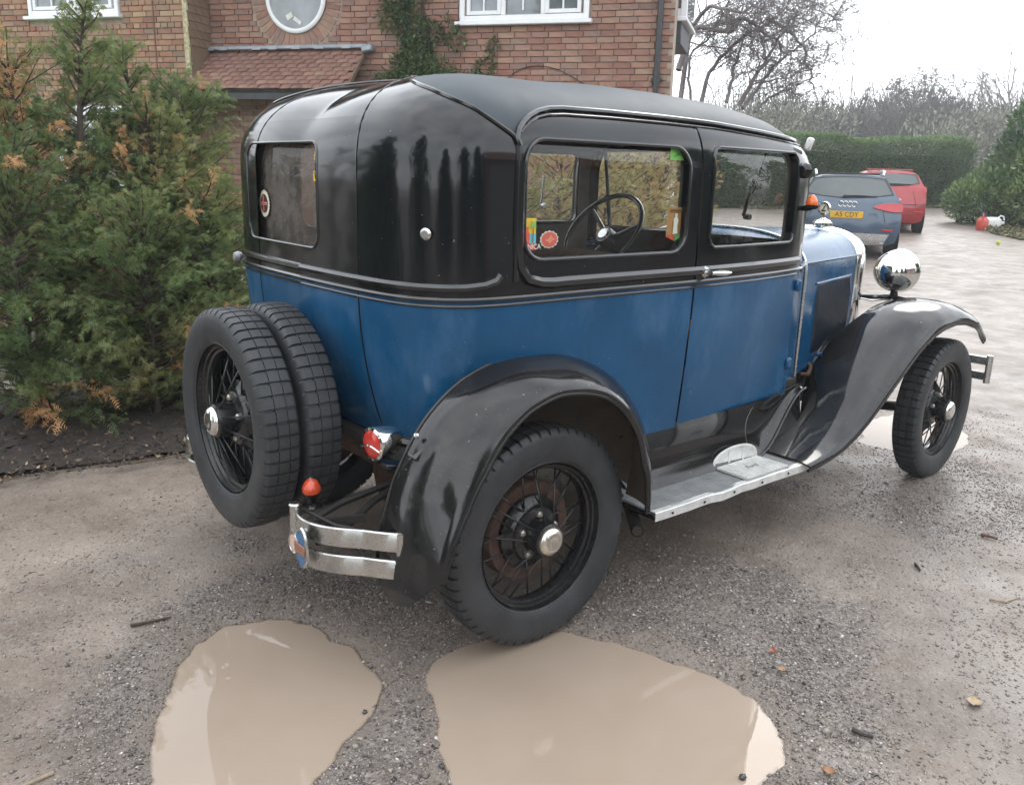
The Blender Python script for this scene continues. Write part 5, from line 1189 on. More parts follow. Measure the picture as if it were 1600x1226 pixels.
# creeper and sprigs on the house wall (house frame: u, -d, z)
cr = empty('wall_creeper', tuple(HP+HW*3.35), 0, 'leafy green creeper climbing the brick wall beside the porch', 'creeper'); cr.matrix_world = Matrix(((HW[0], -HN[0], 0, HP[0]+HW[0]*3.35), (HW[1], -HN[1], 0, HP[1]+HW[1]*3.35), (0, 0, 1, 0), (0, 0, 0, 1)))
bl = [(RNG.normal(.1, .16), -.10, z, RNG.uniform(.14, .26), .13, RNG.uniform(.14, .24)) for z in np.linspace(2.6, 4.6, 22)]+[(RNG.uniform(-.45, .75), -.14, RNG.uniform(2.35, 2.85), .26, .18, .22) for _ in range(16)]+[(-.55, -.08, 3.1, .12, .08, .14), (-.42, -.08, 3.25, .16, .08, .12)]
blob_leaves('foliage', IVY, bl, 11000, (.05, .10), .42, cr, .6, -.25)
b = MB()
for i in range(7): b.tube([(RNG.uniform(-.1, .2), -.03, 0), (RNG.uniform(-.2, .3), -.04, 1.6), (RNG.uniform(-.2, .3), -.04, 3.0), (RNG.uniform(-.1, .3), -.04, 4.4)], [.02, .016, .012, .006], 6)
b.build('stem', BARK, cr, 60)
sp_ = empty('wall_sprig', tuple(HP+HW*2.3), 0, 'thin straggling creeper sprig under the right window', 'creeper'); sp_.matrix_world = Matrix(((HW[0], -HN[0], 0, HP[0]+HW[0]*2.3), (HW[1], -HN[1], 0, HP[1]+HW[1]*2.3), (0, 0, 1, 0), (0, 0, 0, 1)))
b = MB()
for pts in ([(.5, -.03, 2.3), (.25, -.03, 2.7), (.02, -.03, 2.95), (-.02, -.03, 3.1)], [(.02, -.03, 2.4), (-.35, -.03, 2.72), (-.8, -.03, 2.74), (-1.3, -.03, 2.5)], [(.2, -.03, 2.72), (.05, -.04, 2.6), (-.05, -.03, 2.4)]): b.tube(catmull(pts, 12), .006, 5)
b.build('stem', BARK, sp_, 60); blob_leaves('foliage', IVY, [(.3, -.06, 2.58, .2, .06, .12), (.1, -.06, 2.75, .14, .05, .12), (.0, -.06, 3.0, .08, .04, .12), (.45, -.07, 2.45, .2, .08, .14)], 900, (.04, .085), .6, sp_, .6, -.2)

# clipped hedge across the end of the drive
hz = lambda x, y: float(slope_h(np.array(x), np.array(y)))
HE0, HE1 = np.array([20.5, 13.7]), np.array([28.9, 10.6]); hd = (HE1-HE0)/np.linalg.norm(HE1-HE0); hn = np.array([hd[1], -hd[0]]); HL = np.linalg.norm(HE1-HE0)
HEDGE = empty('clipped_hedge', (HE0[0], HE0[1], 0), 0, 'long clipped dark green hedge closing off the far end of the drive', 'hedge')
n = 42000; u = RNG.uniform(-1.5, HL+.1, n); kind = RNG.random(n); top = 2.02+.07*np.sin(u*.9)+.05*np.sin(u*2.3)+.14*fbm(u*3, u*0+1, 3, 5); top = top-.35*np.clip(u-HL+.6, 0, 1)**2*2
v = np.where(kind < .72, RNG.random(n)**.9, 1+RNG.uniform(-.02, .04, n)); w = np.where(kind < .72, RNG.uniform(-.04, .20, n)+.10*fbm(u*2.5, v*5, 3, 8), RNG.uniform(0, 1.6, n))
endc = kind > .93; u = np.where(endc, HL+RNG.uniform(-.12, .08, n)-.25*RNG.random(n)**2, u); v = np.where(endc, RNG.random(n), v)
P2 = HE0[None]+hd[None]*u[:, None]-hn[None]*w[:, None]; gz = slope_h(P2[:, 0], P2[:, 1]); P = np.stack([P2[:, 0]-HE0[0], P2[:, 1]-HE0[1], v*top+gz], -1)
outn = np.where(kind < .72, 1.0, .1)[:, None]*np.array([[hn[0], hn[1], 0]])+np.where(kind < .72, .25, 1.0)[:, None]*np.array([[0, 0, 1.]])+RNG.normal(0, .5, (n, 3))
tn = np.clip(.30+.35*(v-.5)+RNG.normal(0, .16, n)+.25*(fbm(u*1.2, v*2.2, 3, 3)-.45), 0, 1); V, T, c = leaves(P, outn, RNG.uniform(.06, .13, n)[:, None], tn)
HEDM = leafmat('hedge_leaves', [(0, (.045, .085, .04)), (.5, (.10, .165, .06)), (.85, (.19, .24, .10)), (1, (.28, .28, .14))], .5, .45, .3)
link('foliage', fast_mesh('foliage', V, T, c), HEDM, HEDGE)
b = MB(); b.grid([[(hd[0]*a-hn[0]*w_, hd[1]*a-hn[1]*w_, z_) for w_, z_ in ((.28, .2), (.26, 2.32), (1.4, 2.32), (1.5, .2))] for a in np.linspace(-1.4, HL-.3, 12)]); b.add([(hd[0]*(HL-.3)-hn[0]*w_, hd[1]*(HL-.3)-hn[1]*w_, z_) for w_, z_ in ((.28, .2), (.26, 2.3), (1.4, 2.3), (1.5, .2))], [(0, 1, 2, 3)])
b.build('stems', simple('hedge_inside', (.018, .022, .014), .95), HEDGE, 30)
def far(px, py, dist): d = _f+_r*(px-800)/FPX-_u*(py-613)/FPX; return CAM+d*dist
# rhododendron bank at the right edge
def bush(name, x, y, blobs, n, size, tint, label, mat=LAUR):
    g = hz(x, y); r = empty(name, (x, y, g), 0, label, 'shrub', 'evergreen shrubs at the right of the drive'); blob_leaves('crown', mat, blobs, n, size, tint, r, .8, .25)
    b = MB()
    for q in blobs: b.tube([(q[0]*.1, q[1]*.1, 0), (q[0]*.6, q[1]*.6, q[2]*.6), (q[0], q[1], q[2]+q[5]*.4)], [.05, .03, .008], 5)
    b.build('trunk', BARK, r, 60); return r
RP_ = far(1600, 320, 22.3); LP_ = far(1640, 300, 22.6)
bush('rhododendron', RP_[0], RP_[1], [(0, .5, .75, 1.1, 1.3, .7), (-.5, 1.0, .6, .9, .8, .55), (.3, -.4, 1.2, 1.2, 1.1, .9), (.5, .2, 1.5, .9, .9, .6), (-.4, -.6, .7, 1, 1, .7), (.6, .9, 1.1, .9, .7, .6)], 16000, (.10, .19), .62, 'yellow green spreading shrub drooping over the drive edge at right')
bush('laurel', LP_[0], LP_[1], [(0, .3, 1.7, 1.2, 1.2, 1.0), (.2, -.6, 2.3, 1.2, 1.1, .9), (-.6, .2, .9, 1.1, 1.1, .8), (.4, .6, 2.6, .8, .8, .6), (-.4, -.8, 1.3, 1, 1, 1)], 14000, (.13, .24), .40, 'tall glossy dark shrub with pale leaf glints at the right edge')
b = MB(); R0 = []
pts = [at(px, py, 'z', 0) for px, py in ((1505, 0+338), (1620, 0+372))]
bank = [(CAM[0]+(x-CAM[0])*1.075, CAM[1]+(y-CAM[1])*1.075) for x, y in ((25, 8.35), (21.0, 6.9), (18.6, 5.55), (17.6, 4.6), (17.4, 3.2), (26, 2.0), (30, 6))]
b.add([(x, y, hz(x, y)+.05) for x, y in bank]+[(x, y, hz(x, y)-.1) for x, y in bank], [tuple(range(7))]+[(i, i+7, (i+1) % 7+7, (i+1) % 7) for i in range(7)])
tag(b.build('leaf_bank', simple('mossy_soil', (.05, .055, .028), .95, 0, .4, 6, .6), None, 30), 'mossy leaf strewn bank under the shrubs at right', None, None, 'structure')
n = 3500; u = RNG.random((n, 2)); P = np.stack([18.7+u[:, 0]*8, 3.6+u[:, 1]*3.9, u[:, 0]*0], -1); keep = poly_sd(P[:, 0], P[:, 1], bank) > -.15; P = P[keep]; P[:, 2] = slope_h(P[:, 0], P[:, 1])+.06
V, T, c = leaves(P, RNG.normal(0, 1, P.shape)*np.array([[1, 1, .3]])+np.array([[0, 0, .35]]), RNG.uniform(.06, .13, len(P))[:, None], RNG.uniform(.2, 1, len(P)))
tag(link('leaf_litter', fast_mesh('leaf_litter', V, T, c), leafmat('litter', [(0, (.05, .04, .022)), (.5, (.10, .11, .04)), (1, (.26, .19, .10))], .8, .3, 0)), 'dead leaves and low weeds on the bank at right', None, None, 'stuff')
# grassy fringe under the hedge
n = 2200; uu = RNG.uniform(0, HL, n); ww = RNG.uniform(-.1, .45, n); P2 = HE0+hd*uu[:, None]+hn*ww[:, None]; P = np.stack([P2[:, 0], P2[:, 1], slope_h(P2[:, 0], P2[:, 1])+.01], -1)
V, T, c = leaves(P, RNG.normal(0, .5, (n, 3))+np.array([[0, 0, .8]]), RNG.uniform(.05, .13, n)[:, None], RNG.uniform(.2, .9, n)); tag(link('weeds', fast_mesh('weeds', V, T, c), leafmat('weed_leaves', [(0, (.05, .045, .025)), (1, (.12, .13, .05))], .8, .3, 0)), 'dead leaves and weeds along the foot of the hedge', None, None, 'stuff')

# ------------------------------------------------------------------ bare trees
class Twigs:
    def __init__(s): s.V = []; s.T = []; s.n = 0
    def seg(s, p, q, r0, r1, k=3):
        d = q-p; L = np.linalg.norm(d)
        if L < 1e-6: return
        d = d/L; a = np.cross(d, [0, 0, 1.] if abs(d[2]) < .9 else [1., 0, 0]); a /= np.linalg.norm(a); b_ = np.cross(d, a)
        for c0, r in ((p, r0), (q, r1)):
            for j in range(k): s.V.append(c0+(a*math.cos(2*math.pi*j/k)+b_*math.sin(2*math.pi*j/k))*r)
        n = s.n
        for j in range(k): s.T += [(n+j, n+(j+1) % k, n+k+(j+1) % k), (n+j, n+k+(j+1) % k, n+k+j)]
        s.n += 2*k
def grow(tw, p, d, L, r, depth, rng, spread=.55, nseg=4, wob=.16, lift=.05, ratio=.72, kids=(2, 3), droop=0.0, rmin=.004):
    pts = [p]; 
    for i in range(nseg):
        d = d+rng.normal(0, wob, 3)+np.array([0, 0, lift-droop*depth*.02]); d /= np.linalg.norm(d); q = pts[-1]+d*L/nseg; f0, f1 = 1-.45*i/nseg, 1-.45*(i+1)/nseg
        tw.seg(pts[-1], q, max(r*f0, rmin), max(r*f1, rmin), 6 if r > .05 else (4 if r > .02 else 3)); pts.append(q)
        if depth > 0 and i > 0 and rng.random() < .55:
            e = d+rng.normal(0, spread*1.25, 3); e /= np.linalg.norm(e); grow(tw, q, e, L*ratio*rng.uniform(.5, .9), r*.42, depth-1, rng, spread, max(2, nseg-1), wob*1.1, lift, ratio, kids, droop, rmin)
    if depth > 0:
        for _ in range(rng.integers(kids[0], kids[1]+1)):
            e = d+rng.normal(0, spread, 3); e /= np.linalg.norm(e); grow(tw, pts[-1], e, L*ratio*rng.uniform(.75, 1.1), r*.58, depth-1, rng, spread, max(2, nseg-1), wob*1.1, lift, ratio, kids, droop, rmin)
TWIG = simple('bare_bark', (.19, .172, .168), .9, 0, .3, 2)
TWIGP = simple('pale_bark', (.26, .235, .22), .9, 0, .2, 2)
TWIGF = simple('far_bark', (.115, .108, .102), .95, 0, .15, 1)
def bare_tree(name, x, y, seed, L, r, depth, label, group=None, mat=TWIG, d0=(0, 0, 1), rmin=.004, **k):
    rng = np.random.default_rng(seed); root = empty(name, (x, y, hz(x, y)), 0, label, 'tree', group); tw = Twigs(); d = np.array(d0, float); d /= np.linalg.norm(d)
    tw2 = Twigs(); p = np.zeros(3); q = d*L*.45; tw2.seg(p, q, r*1.25, r, 8)
    grow(tw, q, d, L, r, depth, rng, rmin=rmin, **k)
    link('trunk', fast_mesh('trunk', np.array(tw2.V), np.array(tw2.T)), mat, root); o = link('crown', fast_mesh('crown', np.array(tw.V), np.array(tw.T)), mat, root); return root
# big spreading tree behind the house corner: crooked limbs reaching right and arching down
def limbs(root, specs, seed, mat, rmin):
    rng = np.random.default_rng(seed); tw = Twigs(); big = Twigs()
    for pts, r0, r1, dep, Lk in specs:
        C_ = catmull(pts, 18); C_ = C_+rng.normal(0, .04, C_.shape)*np.linspace(0, 1, 18)[:, None]
        for i in range(17):
            ra, rb_ = r0+(r1-r0)*i/17, r0+(r1-r0)*(i+1)/17; big.seg(C_[i], C_[i+1], ra, rb_, 7)
            if i > 2 and rng.random() < .9:
                d = C_[i+1]-C_[i]; d = d/np.linalg.norm(d)+rng.normal(0, .75, 3); d /= np.linalg.norm(d); grow(tw, C_[i], d, Lk*rng.uniform(.5, 1.1), max(ra*.38, .012), dep, rng, .6, 4, .26, .02, .70, (1, 3), 0, rmin)
    link('trunk', fast_mesh('trunk', np.array(big.V), np.array(big.T)), mat, root); link('crown', fast_mesh('crown', np.array(tw.V), np.array(tw.T)), mat, root)
OD = 17.0
def opx(px, py, dz=0.0): d = _f+_r*(px-800)/FPX-_u*(py-613)/FPX; return CAM+d*(OD+dz)
O0 = opx(1090, 215); oak = empty('bare_tree', (O0[0], O0[1], 0), 0, 'large bare tree with crooked twiggy limbs arching out from behind the house corner', 'tree')
S_ = lambda *p: [opx(*q)-np.array([O0[0], O0[1], 0]) for q in p]
limbs(oak, [(S_((1060, 180), (1078, 60, .5), (1105, 12), (1135, 16, -.5), (1190, 10, -1)), .055, .02, 4, .8),
            (S_((1060, 110), (1085, 46), (1140, 50, -.3), (1155, 30, -.6), (1205, 60, -.5), (1230, 85, 0)), .06, .02, 4, .75),
            (S_((1080, 170), (1078, 90), (1110, 55, .2), (1125, 20, .5)), .03, .012, 3, .7),
            (S_((1095, 165), (1110, 110, .5), (1150, 70, .5), (1190, 40), (1215, 25, -.4)), .045, .018, 4, .7),
            (S_((1135, 160), (1145, 120), (1155, 80, .2), (1175, 30, .4)), .04, .014, 4, .7),
            (S_((1155, 165), (1180, 120, -.3), (1205, 80, -.5), (1245, 22, -.8)), .05, .016, 4, .75),
            (S_((1160, 170), (1205, 110, .3), (1230, 85, .4), (1262, 62, .5), (1285, 22, .5)), .038, .012, 4, .7),
            (S_((1180, 175), (1200, 155), (1225, 145), (1255, 150, .4)), .03, .01, 3, .6),
            (S_((1200, 30), (1240, 55, .3), (1262, 100, .4), (1268, 140, .5)), .04, .012, 3, .65),
            (S_((1150, -20), (1200, -15), (1250, -5), (1280, 10)), .04, .014, 4, .75)], 5, TWIG, .0042)
# trees and scrub beyond the hedge
for i, (px, dist, L, sd, dep, mat, lab, spread) in enumerate((
        (1250, 60, 2.0, 8, 5, TWIGF, 'small bare tree beyond the hedge right of the big limbs', .5), (1330, 62, 1.8, 12, 5, TWIGF, 'bare tree just right of the car roof line beyond the hedge', .5),
        (1372, 66, 2.0, 15, 5, TWIGF, 'thin bare tree left of the round headed one', .5), (1560, 60, 2.6, 21, 5, TWIGF, 'slender bare tree near the right edge of the sky', .32), (1592, 58, 3.0, 25, 5, TWIGP, 'pale birch at the right edge of the sky', .3), (1290, 70, 1.7, 31, 4, TWIGF, 'low bare tree among the far scrub', .5), (1500, 68, 1.5, 37, 4, TWIGF, 'faint low bare tree between hedge end and birch', .5), (1215, 48, 1.9, 41, 5, TWIGF, 'bare tree low behind the windscreen end of the car roof', .5))):
    p = far(px, 240, dist); bare_tree('bare_tree', p[0], p[1], sd, L, L*.05, dep, lab, 'bare trees beyond the hedge', mat, rmin=.011, spread=spread, ratio=.74, wob=.12)
R0 = far(1440, 228, 50); rh = empty('bare_tree', (R0[0], R0[1], hz(R0[0], R0[1])), 0, 'round headed bare tree standing above the hedge end', 'tree', 'bare trees beyond the hedge')
fan = []
for k, a in enumerate(np.linspace(-68, 68, 21)):
    a += RNG.uniform(-4, 4); L = (112-.30*abs(a))*RNG.uniform(.86, 1.05); q = lambda t_, w_: np.array(far(1440+L*t_*math.sin(R(a*w_)), 228-L*t_*math.cos(R(a*w_)), 50+RNG.uniform(-1.5, 1.5)*t_))-np.array([R0[0], R0[1], hz(R0[0], R0[1])])
    fan.append(([q(0, 1), q(.35, .8), q(.7, .92), q(1, 1)], .07, .018, 3, .8))
limbs(rh, fan, 17, TWIGF, .013)
rng = np.random.default_rng(99); tw = Twigs()
for i in range(420):
    px = rng.uniform(1130, 1680); dist = rng.uniform(42, 66); p = far(px, 225, dist); z = hz(p[0], p[1]); H = rng.uniform(3.2, 6.0)*(1.0 if rng.random() < .85 else 1.35)
    base = np.array([p[0], p[1], z])
    for s in range(9):
        d = np.array([rng.normal(0, .33), rng.normal(0, .33), 1.]); d /= np.linalg.norm(d); q = base+d*H*rng.uniform(.55, 1); mid = (base+q)/2+rng.normal(0, .2, 3); tw.seg(base, mid, .05, .03); tw.seg(mid, q, .03, .012)
        for t_ in range(4):
            e = d+rng.normal(0, .55, 3); o_ = mid+(q-mid)*rng.random(); tw.seg(o_, o_+e*rng.uniform(.4, 1.1), .018, .009)
tag(link('distant_scrub', fast_mesh('distant_scrub', np.array(tw.V), np.array(tw.T)), TWIGF), 'mass of grey brown bare scrub beyond the hedge', None, None, 'stuff')
nb = 60; bl = [(*(far(RNG.uniform(1120, 1690), 240, RNG.uniform(40, 62))[:2]), 0, 0, 0, 0) for _ in range(nb)]; bl = [(x, y, hz(x, y)+RNG.uniform(1.2, 3.0), RNG.uniform(1.5, 3), RNG.uniform(1.5, 3), RNG.uniform(1.1, 1.9)) for x, y, *_ in bl]
tag(blob_leaves('distant_brush', leafmat('far_brush', [(0, (.14, .145, .115)), (.5, (.20, .205, .16)), (1, (.27, .26, .21))], .9, .2, 0), bl, 46000, (.14, .30), .45, None, .5, .5), 'grey green brush massed beyond the hedge', None, None, 'stuff')
b = MB(); b.grid([[(*(far(px, 250, 72)[:2]), z_) for z_ in (0., 5.4+1.6*float(fbm(np.array(px/22.), np.array(1.), 3, 6)))] for px in np.linspace(700, 3200, 130)]); tag(b.build('far_hill', simple('far_wood', (.18, .185, .155), 1, 0, .25, .5), None, 180), 'hazy wooded rise beyond the hedge', None, None, 'structure')

# ------------------------------------------------------------------ damp winter air
HAZE_D = .0021
hm = bpy.data.materials.new('damp_air'); hm.use_nodes = True; hm.node_tree.nodes.clear(); ho = hm.node_tree.nodes.new('ShaderNodeOutputMaterial'); hv = hm.node_tree.nodes.new('ShaderNodeVolumePrincipled')
hv.inputs['Color'].default_value = (.93, .95, .97, 1); hv.inputs['Density'].default_value = HAZE_D; hv.inputs['Anisotropy'].default_value = .2; hm.node_tree.links.new(hv.outputs[0], ho.inputs['Volume'])
b = MB(); b.box((45, 10, 6.5), (214, 204, 17)); o = b.build('haze', hm, None, None); tag(o, 'thin pale damp air over the whole yard', None, None, 'stuff')
scene.cycles.volume_bounces = 0
# ------------------------------------------------------------------ parked modern cars
def carpaint(name, col):
    t = NT(name); t.set(Roughness=.3, Coat_Weight=.6, Coat_Roughness=.04, Metallic=.15)
    t.l(t.ramp(t.noise(4, 6, .6), [(.3, np.array(col)*.88), (.7, np.array(col)*1.12)]), t.b.inputs['Base Color']); return t.m
DGL = simple('tinted_glass', (.035, .05, .052), .04, 0, .2, 3, spec=.9, rvar=.02)
PLAST = simple('black_plastic', (.03, .03, .032), .55, 0, .2, 9)
SILV = simple('silver_trim', (.6, .61, .62), .28, .8, .08, 10)
LAMP = simple('tail_lamp_red', (.45, .03, .035), .1, 0, .12, 20, coat=.6)
CTY = simple('road_tyre', (.028, .028, .03), .75, 0, .3, 9)
def modern_car(name, x, y, h, P, paintm, label):
    g = hz(x, y); c = empty(name, (x, y, g), h, label, 'car'); w, zr, wr, zb, bel = P['w'], P['roof'], P['wr'], .24, P['belt']
    rpx = lambda z: float(np.interp(z, P['rz'], P['rx']))
    def prof(t_):
        wt = w*float(np.interp(t_, [0, .35, 1, 3.2, 4.2], [.955, .99, 1, 1, .93])); zt = float(np.interp(t_, [0, .5, 1.6, 2.3, 3.2, 4.4], [zr-.015, zr+.01, zr+.015, zr-.03, bel+.02, bel-.12])); up = max(zt-bel, .0)/(zr-bel)
        wrr = wr*(1 if up > .3 else .95)
        lo = [(0, zb), (wt*.78, zb), (wt*.93, zb+.05), (wt*.985, zb+.2), (wt*1.0, .60), (wt*.995, .74), (wt*.97, bel-.07), (wt*.945, bel)]
        hi = [(wt*.945+(wrr-wt*.945)*k, bel+(zt-.085-bel)*k) for k in (.35, .7, 1.0)] if up > .05 else [(wt*.93, bel-.005), (wt*.9, bel-.004), (wt*.86, bel-.003)]
        return lo+hi+[(wrr*.93, zt-.045), (wrr*.80, zt-.018), (wrr*.4, zt-.002), (0, zt)]
    ts = [0, .12, .35, .8, 1.3, 1.8, 2.3, 2.7, 3.2, 3.8, P['L']]
    def pt(yy, z, t_): return (rpx(z)+t_, yy, z)
    b = MB(); G = []
    for t_ in ts:
        p = prof(t_); f_ = p+[(-a, z) for a, z in p[::-1][1:]]; G.append([pt(a, z, t_) for a, z in f_])
    b.grid(G); p = prof(0); ps = p+[(-a, z) for a, z in p[::-1][1:]]
    rear = lambda yy, z, o=0.0: (rpx(z)-P['bulge']*(1-min(abs(yy)/w, 1)**2.2)-o, yy, z)
    half = prof(0)[1:]; b.grid([[((rear(a*k, z) if k < 1 else pt(a, z, 0))) for a, z in half] for k in np.linspace(1, -1, 15)])
    front = [pt(a, z, P['L']) for a, z in (lambda q: q+[(-a, z) for a, z in q[::-1][1:]])(prof(P['L']))]; b.add(front, [tuple(range(len(front)))])
    cp(b, 'body', paintm, c, 45)
    def panel(nm, m, outline, o=.006, n=10, thick=.004):
        """panel on the rear face between a lower and an upper edge given as (y, z) polylines"""
        lo, hi = outline; b = MB(); A = catmull([(q[0], q[1]) for q in lo], n); B_ = catmull([(q[0], q[1]) for q in hi], n)
        rows_ = [[rear(*(a+(e-a)*k), o) for k in np.linspace(0, 1, 6)] for a, e in zip(A, B_)]; b.grid(rows_)
        edge = [r_[0] for r_ in rows_]+rows_[-1][1:]+[r_[-1] for r_ in rows_[::-1]][1:]+rows_[0][::-1][1:-1]; b.grid([edge, [(q[0]+o+.01, q[1], q[2]) for q in edge]], closev=True)
        return cp(b, nm, m, c, 40)
    z0, z1 = P['win']; wl, wu = P['winw']
    panel('rear_window', DGL, ([(-wl*.97, z0+.05), (-wl*.5, z0), (0, z0-.008), (wl*.5, z0), (wl*.97, z0+.05)], [(-wu, z1-.03), (-wu*.5, z1), (0, z1+.006), (wu*.5, z1), (wu, z1-.03)]))
    panel('window_surround', PLAST, ([(-wl-.02, z0+.03), (0, z0-.03), (wl+.02, z0+.03)], [(-wu-.03, z1+.0), (0, z1+.03), (wu+.03, z1+.0)]), .003)
    for sg in (1, -1):
        b = MB(); gl = []
        for t_ in (.42, .8, 1.3, 1.8, 2.2, 2.65):
            q = prof(t_); aa, bb = q[7], q[10]; k0, k1 = .10, (.93 if t_ < 2.4 else .8); gl.append([pt(sg*(aa[0]+(bb[0]-aa[0])*k+.006), aa[1]+(bb[1]-aa[1])*k, t_) for k in (k0, .5, k1)])
        b.grid(gl); cp(b, 'side_window', DGL, c, 40)
        b = MB()
        for t_ in (1.25, 2.05): q = prof(t_); b.tube([pt(sg*(q[7][0]+.01), q[7][1], t_), pt(sg*(q[10][0]+.01), q[10][1], t_)], .022, 5)
        q0 = [prof(t_) for t_ in (.3, 1, 2, 2.7)]; b.tube([pt(sg*(q[7][0]+.008), q[7][1]+.025, t_) for q, t_ in zip(q0, (.3, 1, 2, 2.7))], .010, 5); cp(b, 'window_trim', SILV if P['rails'] else PLAST, c, 40)
        for xw in (P['ax'], P['ax']+P['wb']):
            wh = empty('wheel', (xw, sg*(w-.13), .325), parent=c); b = MB(); b.lathe([(.19, -.10), (.27, -.108), (.315, -.09), (.325, -.05), (.325, .05), (.315, .09), (.27, .108), (.19, .10)], 'y', n=36); cp(b, 'tyre', CTY, wh, 40)
            b = MB(); b.lathe([(.20, sg*.09), (.19, sg*.07), (.06, sg*.05), (.03, sg*.075), (0, sg*.075)], 'y', n=20)
            for k in range(5): b.box((.12*math.cos(k*1.2566), sg*.075, .12*math.sin(k*1.2566)), (.15, .03, .05), rot=(0, -k*1.2566, 0))
            cp(b, 'rim', SILV, wh, 40)
            b = MB(); b.lathe([(.375, 0), (.0, .0)], 'y', (xw, sg*(w+.004), .335), 32); cp(b, 'wheel_arch', PLAST, c)
            wh.location.y = sg*(w-.085)
    for sg in (1, -1):
        if P['lamp'] == 'wide': panel('tail_lamp', LAMP, ([(sg*.40, .865), (sg*.52, .835), (sg*.70, .800), (sg*.865, .80)], [(sg*.41, .875), (sg*.52, .925), (sg*.70, .945), (sg*.86, .925)]), .012)
        else: panel('tail_lamp', LAMP, ([(sg*.72, .95), (sg*.77, .92), (sg*.81, .92)], [(sg*.73, 1.02), (sg*.76, 1.05), (sg*.78, 1.06)]), .010)
    z_ = P['wip']; b = MB(); b.tube([rear(.06, z_, .02), rear(-.20, z_+.004, .028), rear(-.46, z_-.002, .026)], [.014, .012, .006], 6); b.box(rear(.04, z_-.01, .02), (.03, .09, .05), bev=.01); cp(b, 'rear_wiper', PLAST, c)
    panel('bumper_insert', P['skid'], ([(-.62, .25), (0, .235), (.62, .25)], [(-.70, .43), (0, .44), (.70, .43)]), .010)
    b = MB(); b.tube([rear(-.86, .66, .004), rear(-.5, .655, .010), rear(0, .652, .012), rear(.5, .655, .010), rear(.86, .66, .004)], .006, 5); b.tube([rear(-.80, .62, .004), rear(-.62, .60, .006), rear(-.58, .76, .006), rear(-.52, .95, .004)], .004, 4); b.tube([rear(.80, .62, .004), rear(.62, .60, .006), rear(.58, .76, .006), rear(.52, .95, .004)], .004, 4); cp(b, 'shut_line', PLAST, c)
    b = MB()
    for sg in (1, -1): b.box(rear(sg*.66, .50, .006), (.02, .18, .03), bev=.004)
    cp(b, 'reflector', LAMP, c)
    return c, rear, prof, pt
PA = dict(w=.905, roof=1.40, wr=.60, belt=.97, L=4.3, rz=[.2, .3, .5, .62, .66, .80, .93, 1.0, 1.32, 1.42], rx=[.10, .03, 0, .015, .05, .035, .085, .13, .46, .58], bulge=.10, win=(1.035, 1.335), winw=(.70, .555), ax=.98, wb=2.8, lamp='wide', rails=True, wip=1.045, skid=SILV)
AX, AY, AH = 12.10, 5.31, R(31.5)
audi, rear, prof, pt = modern_car('estate_car', AX, AY, AH, PA, carpaint('slate_blue_paint', (.05, .085, .13)), 'slate blue modern estate car with roof rails and a yellow number plate')
npl = empty('number_plate', rear(0, .735, .02), parent=audi); npl.rotation_euler = (0, 0, -math.pi/2)
b = MB(); b.box((0, 0, 0), (.52, .012, .112), bev=.004); cp(b, 'plate', simple('plate_yellow', (.72, .42, .03), .4), npl)
text('A5 CDY', .118, simple('plate_black', (.012, .012, .012), .5), npl, (0, -.0075, 0), (math.pi/2, 0, 0), sx=.9)
b = MB()
for i in range(4): b.tube([np.array(rear(.105-.07*i, .91, .016))+np.array([0, .043*math.cos(a), .043*math.sin(a)]) for a in np.linspace(0, 2*math.pi, 20, endpoint=False)], .006, 5, closed=True)
cp(b, 'ring_emblem', CHROME, audi)
text('A4', .075, CHROME, audi, rear(.40, .745, .012), (math.pi/2, 0, -math.pi/2)); text('allroad', .045, CHROME, audi, rear(.37, .695, .012), (math.pi/2, 0, -math.pi/2)); text('2.7 TDI', .045, CHROME, audi, rear(-.42, .745, .012), (math.pi/2, 0, -math.pi/2)); text('quattro', .035, CHROME, audi, rear(-.45, .70, .012), (math.pi/2, 0, -math.pi/2))
for sg in (1, -1):
    b = MB(); b.tube([(.75+.1, sg*.55, 1.385), (.95, sg*.57, 1.455), (1.5, sg*.58, 1.475), (2.3, sg*.57, 1.455), (2.5, sg*.56, 1.375)], .02, 8); cp(b, 'roof_rail', SILV, audi)
    b = MB(); q = np.array(rear(sg*.60, .31, .02)); b.tube([q, q+(.15, 0, 0)], .052, 16, cap=False); b.tube([q+(.02, 0, 0), q+(.15, 0, 0)], .046, 16); cp(b, 'exhaust_tip', SILV if False else DULLCH, audi)
b = MB(); b.tube([(1.0, 0, 1.405), (.96, 0, 1.485)], [.02, .008], 6); b.box((.52, 0, 1.407), (.16, .95, .03), bev=.008); cp(b, 'roof_spoiler', PLAST, audi)
PR = dict(w=.86, roof=1.40, wr=.60, belt=1.0, L=3.7, rz=[.2, .32, .5, .66, .72, .9, 1.02, 1.08, 1.33, 1.41], rx=[.12, .05, 0, .01, .05, .07, .10, .13, .34, .46], bulge=.13, win=(1.08, 1.32), winw=(.64, .54), ax=.72, wb=2.5, lamp='high', rails=False, wip=1.10, skid=carpaint('red_bumper', (.30, .028, .03)))
red, rear2, prof2, pt2 = modern_car('hatchback_car', 17.62, 7.52, R(32), PR, carpaint('red_paint', (.34, .028, .032)), 'red modern hatchback parked beyond the slate blue estate car')
b = MB(); b.tube([(.75, 0, 1.41), (.70, 0, 1.51)], [.016, .006], 6); b.box((.40, 0, 1.413), (.18, .98, .03), bev=.008); cp(b, 'roof_spoiler', carpaint('red_spoiler', (.34, .03, .035)), red)
